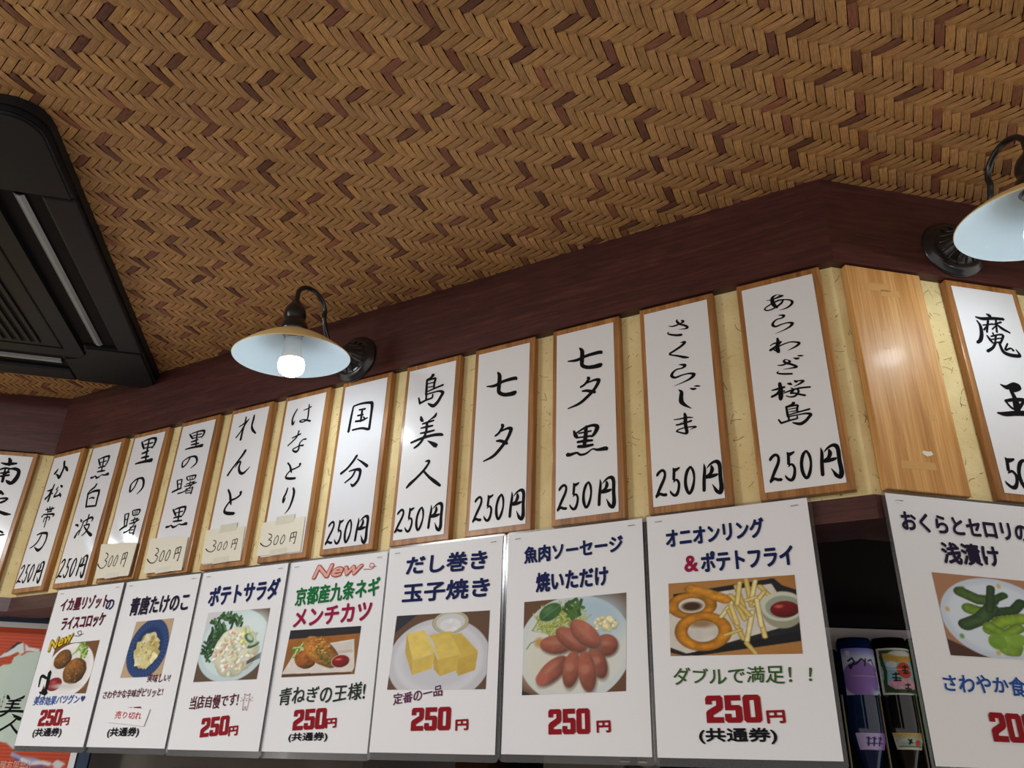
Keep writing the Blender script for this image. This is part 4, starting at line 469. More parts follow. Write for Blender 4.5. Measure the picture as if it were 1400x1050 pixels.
# ceiling: woven bamboo (three-over three-under twill), every strip a lifted float
def weave():
    p = .0120; a1, a2 = math.radians(-42.3), math.radians(64.5); d1 = np.array([math.cos(a1), math.sin(a1)]); d2 = np.array([math.cos(a2), math.sin(a2)]); O = np.array([-.110, .794])
    inv = np.linalg.inv(np.array([d1, d2]).T*p)
    mr = inv@(np.array([-.102, .885])-O); m0 = int(round(mr[0]+1)); r = random.Random(3)
    X0, X1, Y0, Y1 = -2.3, 1.75, -.9, 2.05
    cs = np.array([inv@(np.array([x, y])-O) for x in (X0, X1) for y in (Y0, Y1)]); lo = np.floor(cs.min(0)).astype(int)-3; hi = np.ceil(cs.max(0)).astype(int)+3
    V = []; F = []; C = []; UV = []
    tone = {}
    def fl(cx, cy, d, e, dark, key, lift):
        L = p*1.5; w = p*.455
        t = tone.setdefault(key, r.uniform(.94, 1.05))*r.uniform(.95, 1.04)
        base = np.array([204, 159, 106]) if not dark else np.array([138, 92, 72])*r.uniform(.85, 1.25)
        c = s2l(np.clip(base*t*np.array([1, r.uniform(.985, 1.01), r.uniform(.94, 1.04)]), 0, 255))
        i0 = len(V); ox, oy = r.random()*50, r.random()*50; jit = r.uniform(-.03, .03)
        dd = d+e*jit*.6; ww = w*r.uniform(.93, 1.0)
        for k, (s, h) in enumerate(((-1.02, .0002), (-.72, -.0011), (.0, -.0017), (.72, -.0011), (1.02, .0002))):
            for q in (-1, 0, 1):
                P = np.array([cx, cy])+dd*L*s+e*ww*q
                V.append((P[0], P[1], h-(.00035 if q == 0 else 0)+lift)); UV.append((ox+s*1.5, oy+q*.5)); C.append((*c, 1))
        for k in range(4):
            for q in range(2):
                a = i0+k*3+q; F.append((a, a+3, a+4, a+1))
    for n in range(lo[1], hi[1]):
        for m in range(lo[0], hi[0]):
            ph = (m-n) % 6
            if ph == 1:
                P = O+p*((m-1)*d1+n*d2)
                if X0 < P[0] < X1 and Y0 < P[1] < Y1 and ok(P): fl(P[0], P[1], d1, np.array([-d1[1], d1[0]]), n % 8 == 0, ('n', n), 0)
            if ph == 4:
                P = O+p*((m-1)*d1+n*d2)
                if X0 < P[0] < X1 and Y0 < P[1] < Y1 and ok(P): fl(P[0], P[1], d2, np.array([-d2[1], d2[0]]), (m-m0) % 8 == 0, ('m', m), -.0004)
    me = bpy.data.meshes.new('ceiling_weave'); me.from_pydata(V, [], F)
    ca = me.color_attributes.new('Col', 'FLOAT_COLOR', 'POINT'); ca.data.foreach_set('color', np.array(C, np.float32).ravel())
    ul = me.uv_layers.new(name='UVMap'); vi = np.zeros(len(me.loops), np.int32); me.loops.foreach_get('vertex_index', vi); ul.data.foreach_set('uv', np.array(UV, np.float32)[vi].ravel())
    return me
_nA = np.array([math.sin(ANG_A), -math.cos(ANG_A)]); _nB = np.array([math.sin(ANG_B), -math.cos(ANG_B)]); _nC = np.array([math.sin(ANG_C), -math.cos(ANG_C)])
def ok(P):
    """on the room side of the band"""
    return ((P-np.array(CORNER))@_nA > -.02 or (P-np.array(CORNER))@_nB > -.02) and ((P-np.array(CORNER_C))@_nC > -.02 or P[0] > -1.06)
me = weave(); bm = bmesh.new(); bm.from_mesh(me); bmesh.ops.recalc_face_normals(bm, faces=[])
bm.to_mesh(me); bm.free(); me.flip_normals()
o = obj('ceiling', me, 'bamboo_strip'); o.location = (0, 0, ZC0+ZCEIL); structure(o)
bm = bmesh.new(); box(bm, -2.6, 2.2, -1.0, 2.6, .0006, .04); o = obj('ceiling_backing', bm, 'weave_backing'); o.location = (0, 0, ZC0+ZCEIL); structure(o)
bm = bmesh.new(); box(bm, -3.2, 3.2, -2.0, 3.4, -.05, 0); structure(obj('floor', bm, 'floor_dark'))

# ---------------------------------------------------------------- menu boards
GB_ = 'wooden menu boards along the wall'
BL = {0: 'wooden menu board on the left wall, cut off by the left edge of the photo',
      1: 'narrow-looking wooden menu board right beside the inside wall corner, four characters above 250円',
      2: 'wooden menu board with three characters above 250円, second right of the inside wall corner',
      3: 'wooden menu board with a strong lamp glare on its paper and a taped 300円 note',
      4: 'wooden menu board with four characters and a taped 300円 note, right of the glaring one',
      5: 'wooden menu board with three hiragana and a taped 300円 note, left of lamp',
      6: 'wooden menu board with four hiragana and a taped 300円 note, directly below the left lamp',
      7: 'wooden menu board with two kanji and lamp glare, under the lamp\'s round plate',
      8: 'wooden menu board with three kanji above 250円, second right of the taped 300円 notes',
      9: 'wooden menu board with two widely spaced simple kanji, 七 over 夕, above 250円',
      10: 'wooden menu board with three kanji above 250円, third left of the outer wall corner',
      11: 'wooden menu board with five hiragana above 250円, second left of the outer wall corner',
      12: 'wooden menu board with six characters above 250円, just left of the outer wall corner',
      13: 'bare varnished wooden board without paper, beside the wall corner',
      14: 'wooden menu board with two kanji, cut by the photo\'s right edge'}
BH = ZT-ZB
def wavy(ax, seed):
    r = random.Random(seed); k = [(r.uniform(2, 5), r.uniform(5, 16), r.uniform(0, 6.3), r.uniform(.3, 1)) for _ in range(4)]
    return lambda u, v: -abs(ax*sum(a*math.sin(kx*u+kz*v+ph) for kx, kz, ph, a in k)/2.5)
for i in range(15):
    w_, u = BOARD_U[i]; a_ = DIRS[w_][0]
    t = thing('menu_board', BL[i], 'menu board', wpos(w_, u, ZB), a_+(0 if i == 7 else 0), None if i == 13 else GB_)
    if i == 13: t['category'] = 'board'; t.name = 'bare_board'
    bm = bmesh.new(); box(bm, 0, BOARD_W, 0, .0125, .0015, BH-.0015, .0016, 2); obj('board_panel', bm, 'bare_board_wood' if i == 13 else 'board_wood', t)
    if i == 13:
        bm = bmesh.new(); slab(bm, [(.066+.008*math.cos(k_), .054+.0035*math.sin(k_)*(1+.3*math.sin(3*k_))) for k_ in np.linspace(0, 6, 9)], -.0006, .0005); obj('paper_scrap', bm, 'chip_white', t, 'torn white paper scrap left on the wood')
        r_ = random.Random(4)
        for k_, (x_, z_, w2, h2) in enumerate(((.045, .300, .036, .014), (.062, .292, .030, .012), (.050, .036, .05, .012), (.085, .105, .012, .010), (.040, .215, .010, .030))):
            bm = bmesh.new(); slab(bm, [(x_-w2/2, z_-h2/2), (x_+w2/2, z_-h2/2+.002), (x_+w2/2-.001, z_+h2/2), (x_-w2/2+.002, z_+h2/2-.001)], -.0002, .0002); obj('tape_remnant', bm, 'tape_residue', t)
        continue
    lam = i in (2, 3, 4, 7); amp = {2: .0008, 3: .0022, 4: .0008, 7: .0006}.get(i, .0002); off_ink = amp*2.4+.0008
    x0, x1, z0, z1 = .0075, BOARD_W-.0095, .0115, BH-.0115
    bm = bmesh.new(); sheet(bm, x0, x1, z0, z1, -.0006, 14, 44, wavy(amp, i+20)); obj('paper', bm, 'laminated_paper' if lam else 'sign_paper', t, smooth=True)
    if i in BRUSH:
        wf = wavy(amp, i+20)
        for g_ in BRUSH[i].split('|'):
            bm = bmesh.new(); brush(bm, parse(g_), -.0010, wmul=1.22)
            for v in bm.verts: v.co.y += wf((v.co.x-x0)/(x1-x0), (v.co.z-z0)/(z1-z0))
            obj('brush_character', bm, 'ink_black', t)
    if i in NOTE:
        q_ = [(x/1000, z/1000) for x, z in NOTE[i]]; yb = -off_ink-.001
        bm = bmesh.new(); slab(bm, q_, yb-.0002, .0003); nt = obj('price_note', bm, 'note_paper', t, 'taped cream note with a thin pen price')
        bm = bmesh.new(); brush(bm, parse(PEN[i]), yb-.0006, wmul=1.15); obj('lettering', bm, 'ink_pen', nt)
        zb_ = (q_[2][1]+q_[3][1])/2; xm = (q_[2][0]+q_[3][0])/2; bm = bmesh.new(); slab(bm, [(xm-.020, zb_-.002), (xm+.020, zb_-.001), (xm+.020, zb_+.010), (xm-.020, zb_+.009)], yb-.0005, .0002); obj('tape', bm, 'tape_clear', nt)
        if i in (5, 6):
            zt_ = (q_[0][1]+q_[1][1])/2; bm = bmesh.new(); slab(bm, [(xm-.018, zt_-.008), (xm+.026, zt_-.007), (xm+.026, zt_+.008), (xm-.018, zt_+.007)], yb-.0005, .0002); obj('tape', bm, 'tape_clear', nt)

# ---------------------------------------------------------------- menu sheets with printed food
def pic1():
    p = Pic(110, 80, (116, 76, 44), 1); p.ell(.47, .55, .54, .53, (232, 228, 226), nz=.02); p.ell(.47, .55, .44, .43, (222, 218, 216), soft=.1)
    p.scatter(26, .66, .18, .14, .14, .06, [(120, 168, 50), (150, 196, 80), (92, 140, 40), (190, 214, 120)], True, .03, 120, 80)
    p.ell(.27, .33, .20, .19, (112, 74, 34), -25, nz=.28, nsc=14, lit=.5, wob=.12); p.ell(.62, .57, .25, .25, (122, 80, 36), -20, nz=.32, nsc=14, lit=.5, wob=.12)
    p.scatter(30, .62, .58, .2, .2, .015, [(70, 42, 22), (60, 50, 30), (176, 120, 50)]); p.scatter(18, .27, .33, .15, .14, .014, [(80, 48, 20), (170, 116, 50)])
    p.ell(.24, .82, .17, .13, (128, 24, 28), -10, nz=.15, lit=.3); p.ell(.22, .78, .06, .03, (176, 70, 70), soft=.03); p.ell(.52, .86, .3, .05, (206, 200, 196), soft=.06); return p
def pic2():
    p = Pic(80, 80, (188, 160, 130), 2); p.ell(.5, .5, .5, .52, (34, 60, 108)); 
    for k_ in range(44):
        a = k_/44*6.283; p.line([(.5+.33*math.cos(a), .5+.35*math.sin(a)), (.5+.49*math.cos(a), .5+.5*math.sin(a))], .010, (64, 96, 150))
    p.ell(.5, .5, .36, .38, (26, 50, 96), soft=.06)
    p.ell(.5, .54, .27, .30, (198, 184, 124), nz=.15, wob=.3)
    for k_ in range(44):
        a = p.r.rand()*6.28; rr = math.sqrt(p.r.rand()); x = .5+.25*rr*math.cos(a); y = .54+.27*rr*math.sin(a); s_ = .07+.05*p.r.rand(); th = p.r.rand()*3; c = [(216, 204, 150), (196, 182, 116), (228, 220, 176), (180, 160, 96)][p.r.randint(4)]
        p.poly([(x+s_*math.cos(th+b), y+s_*.9*math.sin(th+b)) for b in (0.2, 1.6, 3.3, 4.8)], c, .12, 10)
    p.scatter(12, .5, .52, .2, .22, .014, [(176, 120, 50), (110, 90, 40), (150, 60, 40)]); p.ell(.56, .3, .09, .08, (214, 206, 160), nz=.1); p.ell(.57, .33, .05, .05, (168, 144, 88)); return p
def pic3():
    p = Pic(120, 105, (96, 76, 62), 3); p.poly([(0, 0), (.4, 0), (.2, .3), (0, .45)], (206, 206, 206)); p.ell(.52, .5, .56, .52, (192, 210, 214)); p.ell(.52, .47, .50, .47, (206, 222, 224), soft=.03); p.ell(.8, .3, .24, .25, (218, 232, 232), soft=.2)
    p.scatter(60, .34, .22, .26, .2, .05, [(44, 84, 46), (60, 104, 56), (86, 128, 74), (34, 66, 40)], True, .035, 120, 60); p.scatter(40, .17, .5, .12, .2, .045, [(44, 84, 46), (60, 104, 56), (34, 66, 40)], True, .03, 160, 90)
    p.ell(.58, .6, .36, .36, (222, 220, 196), nz=.10, nsc=9, wob=.25, lit=.18)
    p.scatter(70, .56, .6, .31, .31, .035, [(236, 234, 220), (226, 222, 190), (212, 206, 160), (240, 240, 232), (200, 200, 176)]); p.scatter(16, .5, .6, .26, .28, .024, [(224, 156, 120), (232, 170, 140)]); p.scatter(10, .7, .4, .1, .1, .04, [(236, 236, 150), (200, 220, 120)])
    p.ell(.76, .42, .09, .05, (66, 104, 90), 40); p.ell(.77, .41, .06, .03, (186, 206, 170), 40); p.ell(.84, .52, .09, .035, (58, 92, 84), -20); p.ell(.84, .50, .07, .02, (180, 200, 170), -20)
    for k_ in range(4): p.line([(.8, .78-k_*.012), (.98, .70-k_*.02)], .012, (70, 70, 70))
    return p
def pic4():
    p = Pic(140, 84, (140, 92, 46), 4); p.poly([(0, 0), (1, 0), (1, .16), (0, .2)], (36, 34, 38)); p.poly([(0, .2), (1, .16), (1, .3), (0, .36)], (156, 96, 38), .1)
    p.poly([(.0, .93), (.15, .42), (.42, .36), (.93, .27), (.985, .86), (.96, .95)], (216, 208, 200), .05); p.poly([(.0, .93), (.96, .95), (.94, .99), (.02, .99)], (90, 62, 40)); p.poly([(.62, .52), (.92, .48), (.94, .54), (.62, .58)], (190, 182, 174)); p.poly([(.58, .36), (.9, .32), (.92, .48), (.6, .52)], (206, 200, 190), .04)
    p.scatter(36, .2, .5, .12, .18, .05, [(130, 180, 60), (170, 208, 90), (90, 140, 40), (200, 222, 140)], True, .025, 140, 70)
    p.ell(.30, .64, .15, .20, (146, 84, 32), -20, nz=.3, nsc=22, lit=.4, wob=.1); p.ell(.50, .50, .18, .40, (170, 112, 46), -35, nz=.3, nsc=22, lit=.4, wob=.08); p.ell(.545, .58, .075, .26, (120, 98, 44), -28, nz=.4, nsc=26, wob=.1); p.scatter(50, .48, .36, .15, .2, .018, [(206, 140, 60), (150, 84, 26), (224, 168, 84)])
    p.ell(.79, .72, .125, .14, (198, 186, 176)); p.ell(.79, .72, .115, .125, (132, 22, 22), nz=.1, lit=.3); p.ell(.76, .68, .04, .018, (214, 120, 110), soft=.02); return p
def pic5():
    p = Pic(140, 100, (98, 72, 54), 5); p.poly([(0, 0), (.24, 0), (.0, .25)], (44, 44, 54)); p.ell(.5, .62, .53, .55, (196, 196, 202)); p.ell(.5, .6, .46, .47, (210, 210, 216), soft=.04); p.ell(.5, .6, .38, .38, (200, 200, 208), soft=.08)
    p.ell(.6, .13, .19, .15, (84, 74, 54)); p.ell(.6, .13, .185, .145, (206, 206, 208)); p.ring(.6, .13, .165, .125, .06, (176, 166, 110)); p.ell(.6, .17, .11, .09, (222, 224, 226), nz=.08, nsc=16)
    def blk(a, b, c, d, h, top, sd, sr):
        p.poly([a, b, c, d], top, .07, 9); p.poly([d, c, (c[0], c[1]+h), (d[0], d[1]+h*1.05)], sd, .06, 8); p.poly([a, d, (d[0], d[1]+h*1.05), (a[0], a[1]+h*.95)], sr, .05, 8)
    blk((.38, .29), (.61, .25), (.72, .52), (.56, .58), .0, (212, 184, 88), (226, 204, 120), (206, 180, 90))
    p.poly([(.56, .3), (.72, .28), (.90, .52), (.88, .74), (.70, .80), (.70, .62)], (206, 176, 82), .06); p.poly([(.70, .62), (.90, .54), (.885, .76), (.72, .83)], (196, 164, 74), .06)
    p.poly([(.42, .33), (.60, .27), (.74, .56), (.52, .66)], (218, 192, 96), .06); p.poly([(.50, .62), (.72, .56), (.70, .76), (.54, .83)], (204, 176, 84), .06); p.poly([(.44, .46), (.5, .62), (.54, .83), (.47, .74)], (192, 162, 74), .05)
    p.poly([(.14, .26), (.33, .22), (.47, .52), (.24, .62)], (226, 200, 104), .06); p.poly([(.24, .62), (.47, .53), (.45, .73), (.25, .81)], (210, 182, 90), .06); p.poly([(.14, .26), (.24, .62), (.25, .81), (.15, .52)], (196, 168, 80), .05); return p
def pic6():
    p = Pic(150, 130, (104, 74, 52), 6); p.poly([(0, .95), (.12, 1), (0, 1)], (40, 44, 60)); p.ell(.5, .54, .55, .56, (206, 214, 214)); p.ell(.52, .52, .49, .49, (214, 218, 212), soft=.02); p.ell(.66, .25, .34, .26, (176, 200, 214), soft=.2); p.ell(.4, .7, .4, .25, (214, 212, 196), soft=.2)
    p.scatter(150, .38, .26, .24, .17, .07, [(206, 214, 120), (226, 230, 150), (180, 194, 90), (196, 206, 110), (150, 168, 70)], True, .012, 300, 20); p.scatter(24, .5, .12, .08, .08, .04, [(60, 96, 44), (84, 124, 56)], True, .03, 200, 60); p.ell(.27, .14, .12, .085, (58, 98, 54), -35, nz=.15); p.ell(.25, .11, .05, .03, (90, 130, 80), -35, soft=.04); p.line([(.2, .2), (.36, .08)], .008, (100, 140, 90))
    p.scatter(34, .8, .32, .10, .07, .028, [(232, 220, 170), (224, 208, 146), (238, 230, 190)])
    p.line([(.04, .52), (.08, .46), (.16, .43)], .012, (110, 150, 130)); p.ell(.17, .46, .05, .05, (196, 150, 90), soft=.04)
    def saus(x, y, rx, ry, a, c=(158, 92, 72)): 
        p.ell(x+.012, y+.02, rx, ry, (120, 104, 96), a, soft=.03); p.ell(x, y, rx, ry, c, a, nz=.10, nsc=18, lit=.28); p.ell(x-.015, y-.02, rx*.5, ry*.22, (178, 116, 98), a, soft=.03)
    saus(.33, .49, .155, .095, 5); saus(.81, .53, .11, .11, 8, (154, 88, 70)); saus(.735, .70, .08, .165, -18, (148, 84, 66)); saus(.48, .45, .185, .092, 42); saus(.615, .40, .195, .095, 48, (166, 98, 80))
    saus(.30, .76, .19, .095, -43); saus(.485, .755, .08, .185, 8); saus(.635, .785, .082, .205, -8, (160, 92, 74)); p.ell(.20, .84, .06, .06, (176, 98, 84), soft=.02); return p
def pic7():
    p = Pic(160, 96, (172, 122, 66), 7); p.put(np.clip((p.X-.6)*2, 0, 1)*.5, (150, 100, 50), .15, 6); p.poly([(.04, .16), (.84, .03), (.90, .13), (1, .2), (1, .82), (.12, 1), (.0, .95), (.0, .5), (.05, .3)], (34, 34, 36)); p.poly([(.06, .22), (.82, .10), (.98, .62), (.14, .97), (.0, .88), (.0, .45)], (206, 200, 190), .06); p.poly([(.12, .97), (.98, .72), (1, .84), (.2, 1)], (24, 24, 26))
    p.ell(.26, .58, .1, .05, (150, 120, 90), soft=.05); 
    p.ring(.19, .33, .155, .145, .30, (196, 128, 34), 0, .22, .35); p.ring(.27, .68, .175, .20, .30, (204, 134, 36), 0, .22, .35); p.ell(.19, .34, .08, .06, (70, 44, 24), soft=.03); p.line([(.19, .10), (.33, .18), (.46, .27)], .115, (208, 142, 44), .3, .2)
    fr = [((.42, .50), (.52, .30)), ((.55, .10), (.60, .40)), ((.63, .02), (.66, .38)), ((.48, .42), (.58, .80)), ((.52, .25), (.60, .55)), ((.70, .05), (.66, .30)), ((.66, .45), (.60, .85)), ((.70, .40), (.74, .78)), ((.74, .25), (.62, .30)), ((.50, .22), (.64, .50)), ((.44, .74), (.56, .68)), ((.60, .85), (.66, .98)), ((.73, .12), (.80, .26)), ((.76, .20), (.68, .36)), ((.54, .60), (.50, .36)), ((.58, .06), (.55, .34)), ((.70, .30), (.72, .64))]
    for a, b in fr: p.line([a, b], .042, (120, 96, 50)); p.line([a, b], .036, [(228, 206, 130), (218, 190, 104), (236, 220, 156)][p.r.randint(3)], .2, .06)
    p.ell(.885, .45, .155, .23, (150, 150, 128)); p.ell(.885, .40, .155, .19, (196, 200, 182)); p.ell(.89, .41, .13, .145, (150, 156, 138)); p.ell(.90, .44, .105, .105, (110, 22, 24), nz=.12, lit=.3); p.ell(.86, .40, .03, .02, (190, 90, 80), soft=.02); return p
def pic8():
    p = Pic(130, 86, (168, 122, 92), 8); p.poly([(0, .8), (.35, 1), (0, 1)], (80, 52, 44)); p.ell(.50, .52, .50, .50, (196, 208, 222)); p.ell(.50, .52, .44, .43, (212, 222, 234), soft=.06)
    for a in range(0, 360, 45): p.ell(.5+.44*math.cos(math.radians(a+10)), .52+.42*math.sin(math.radians(a+10)), .02, .03, (110, 156, 90) if a % 90 else (206, 176, 120))
    L = p.line
    L([(.22, .22), (.36, .30), (.48, .30)], .125, (78, 104, 52), .3, .15); L([(.48, .30), (.60, .22)], .08, (56, 84, 44), .3, .15); L([(.26, .42), (.44, .48)], .13, (112, 146, 50), .3, .15); L([(.42, .46), (.66, .40), (.74, .30)], .10, (50, 76, 44), .3, .12); L([(.20, .62), (.34, .54), (.46, .40)], .14, (66, 92, 54), .35, .15); L([(.44, .42), (.50, .14)], .075, (54, 78, 46), .3, .1)
    L([(.40, .66), (.54, .55), (.72, .50)], .13, (140, 172, 56), .3, .12); L([(.40, .62), (.52, .72), (.66, .62)], .11, (126, 160, 56), .3, .12); p.ell(.54, .84, .13, .13, (134, 172, 66), nz=.12, wob=.3, lit=.2); p.ell(.44, .80, .08, .10, (116, 156, 56), nz=.1, wob=.3); p.ell(.64, .76, .08, .07, (128, 166, 60), wob=.3); return p
BOLD = {'青ねぎの王様!': .014, 'ダブルで満足！！': .014, 'さわやか食感': .02, '京都産九条ネギ': .028, 'イカ墨リゾット': .03, '青唐たけのこ': .03}
PICS = {1: pic1, 2: pic2, 3: pic3, 4: pic4, 5: pic5, 6: pic6, 7: pic7, 8: pic8}
SL = {1: 'menu sheet with two brown croquettes and a squid doodle, leftmost of the hanging sheets',
      2: 'menu sheet with bamboo shoots in a blue dish and a sold-out slip over the price',
      3: 'menu sheet with potato salad in a pale bowl, third from the left',
      4: 'menu sheet with pink New, green heading and a cutlet on a square plate',
      5: 'menu sheet with three blocks of yellow rolled omelette on a white plate',
      6: 'menu sheet with red sausages and shredded cabbage on a round plate',
      7: 'menu sheet with onion rings, fries and ketchup on a black tray',
      8: 'menu sheet with okra and celery pickles, right of the wall corner'}
GS_ = 'laminated menu sheets hanging under the boards'
mm = .001
for i in range(1, 9):
    w_, u, zt_, ti = SHEET[i]; a_ = DIRS[w_][0]; off = .0035+(.0035 if i % 2 else 0)
    t = thing('menu_sheet', SL[i], 'menu sheet', wpos(w_, u, zt_, off), a_, GS_)
    bm = bmesh.new(); slab(bm, rounded(-.0045, .2145, -.3065, .0035, .006), .0012, .0006); obj('laminate_pouch', bm, 'pouch_film', t, 'clear plastic pouch edge')
    bm = bmesh.new(); slab(bm, [(0, -.297), (.21, -.297), (.21, 0), (0, 0)], 0, .0010); obj('paper', bm, 'sheet_paper', t)
    q_ = [(x*mm, z*mm) for x, z in PHOTOS[i]]; obj('dish_photo', PICS[i]().mesh('dish_photo', q_, -.0005), 'photo_print', t, 'printed food photo')
    y = -.0010
    for k_, (pi, tx, col, st, x0, z0, x1, z1, h) in enumerate([x for x in TEXTS if x[0] == i]):
        bm = bmesh.new(); words(bm, tx, x0*mm, z0*mm, x1*mm, z1*mm, h*mm, y-k_*1e-5, BOLD.get(tx, {'brush': .036, 'bold': .034, 'hand': .014}[st]), hand=.35 if st == 'hand' else 0); obj({'brush': 'title_lettering', 'bold': 'coupon_lettering', 'hand': 'comment_lettering'}[st], bm, col, t)
    for pi, tx, x0, z0, x1, z1, h in [x for x in DIGITS if x[0] == i]:
        bm = bmesh.new(); block_digits(bm, tx, x0*mm, z0*mm, x1*mm, z1*mm, h*mm, y); pr = obj('price_lettering', bm, 'price_red', t)
        for pi2, a0, b0, a1, b1, hh in [x for x in YENS if x[0] == i]:
            bm = bmesh.new(); words(bm, '円', a0*mm, b0*mm, a1*mm, b1*mm, hh*mm, y, .05); obj('yen_lettering', bm, 'price_red', t)
    for pi, col, x0, z0, x1, z1, h in [x for x in NEWS if x[0] == i]:
        bm = bmesh.new(); words(bm, 'New', x0*mm-.001, z0*mm, x1*mm+.001, z1*mm, h*mm+.002, y-.0001, .09, .25); nw = obj('new_lettering', bm, 'outline_dark' if col == 'yellow' else 'outline_red', t)
        bm = bmesh.new(); words(bm, 'New', x0*mm+.0008, z0*mm, x1*mm-.0008, z1*mm, h*mm-.0015, y-.0003, .03, .25); obj('fill', bm, col, nw)
        sw = MISC['swirl' if i == 4 else 'swirl1']; bm = bmesh.new(); brush(bm, [[[a, b, 1.1] for a, b in sw]], y); obj('swirl', bm, 'outline_red' if i == 4 else 'ink_pen', nw)
    if i == 1:
        s_ = MISC['squid']; bm = bmesh.new(); brush(bm, [[[s_[0][0], s_[0][1], 3], [s_[1][0], s_[1][1], 6], [s_[5][0], s_[5][1], 5]], [[s_[2][0], s_[2][1], 7], [s_[3][0], s_[3][1], 9], [s_[4][0], s_[4][1], 11]], [[s_[7][0], s_[7][1], 3], [s_[8][0], s_[8][1], 8], [s_[3][0], s_[3][1], 6]], [[s_[2][0]-3, s_[2][1]-6, 2], [s_[2][0]-4, s_[2][1]-14, 2]], [[s_[3][0], s_[3][1]-6, 2], [s_[3][0]+2, s_[3][1]-15, 2]]], y-.0001); obj('squid_drawing', bm, 'black', t)
        hx, hz = MISC['heart']; bm = bmesh.new(); pts = [(hx*mm+.0062*(16*math.sin(a)**3)/16, hz*mm+.0062*(13*math.cos(a)-5*math.cos(2*a)-2*math.cos(3*a)-math.cos(4*a))/16) for a in np.linspace(0, 6.283, 28)[:-1]]
        bm.faces.new([bm.verts.new((x, y, z)) for x, z in pts][::-1]); obj('heart_drawing', bm, 'heart_blue', t)
    if i == 3:
        (bx, b0), (_, b1) = MISC['bear']; H = b0-b1; zc_ = (b0+b1)/2
        def bp(*pp): return [[bx+x*H, zc_+z*H, .9] for x, z in pp]
        bm = bmesh.new(); brush(bm, [bp((-.2, .3), (-.24, .46), (-.12, .38), (.1, .38), (.22, .46), (.2, .28)), bp((-.2, .3), (-.24, .05), (-.22, -.25), (-.2, -.48), (-.08, -.45), (-.06, -.3), (.04, -.3), (.06, -.46), (.18, -.46), (.2, -.2), (.22, .05), (.2, .28)), bp((-.08, .2), (-.06, .16)), bp((.08, .2), (.1, .16)), bp((-.05, .08), (.0, .05), (.06, .09)), bp((-.24, .05), (-.36, .12)), bp((.22, .05), (.36, .14)), bp((-.4, .2), (-.5, .24)), bp((-.42, .05), (-.52, .02)), bp((.42, .2), (.5, .24)), bp((.42, .05), (.52, .03))], y); obj('bear_doodle', bm, 'brown_pen', t)
    if i == 2:
        q_ = [(x*mm, z*mm) for x, z in SOLD]; bm = bmesh.new(); slab(bm, q_, y-.0012, .0004); so = obj('sold_out_slip', bm, 'sign_paper', t, 'white slip with red handwriting'); a0, b0, a1, b1, hh = SOLDT; bm = bmesh.new(); words(bm, '売り切れ', a0*mm, b0*mm, a1*mm, b1*mm, hh*mm, y-.0016, .012, hand=.35); obj('lettering', bm, 'red', so)
    for sx in (.012, .190):
        bm = bmesh.new(); tube(bm, [(sx, .0, -.0085), (sx, -.0016, -.0085), (sx+.009, -.0016, -.0082), (sx+.009, .0, -.0082)], .00035, 6); obj('staple', bm, 'steel', t)

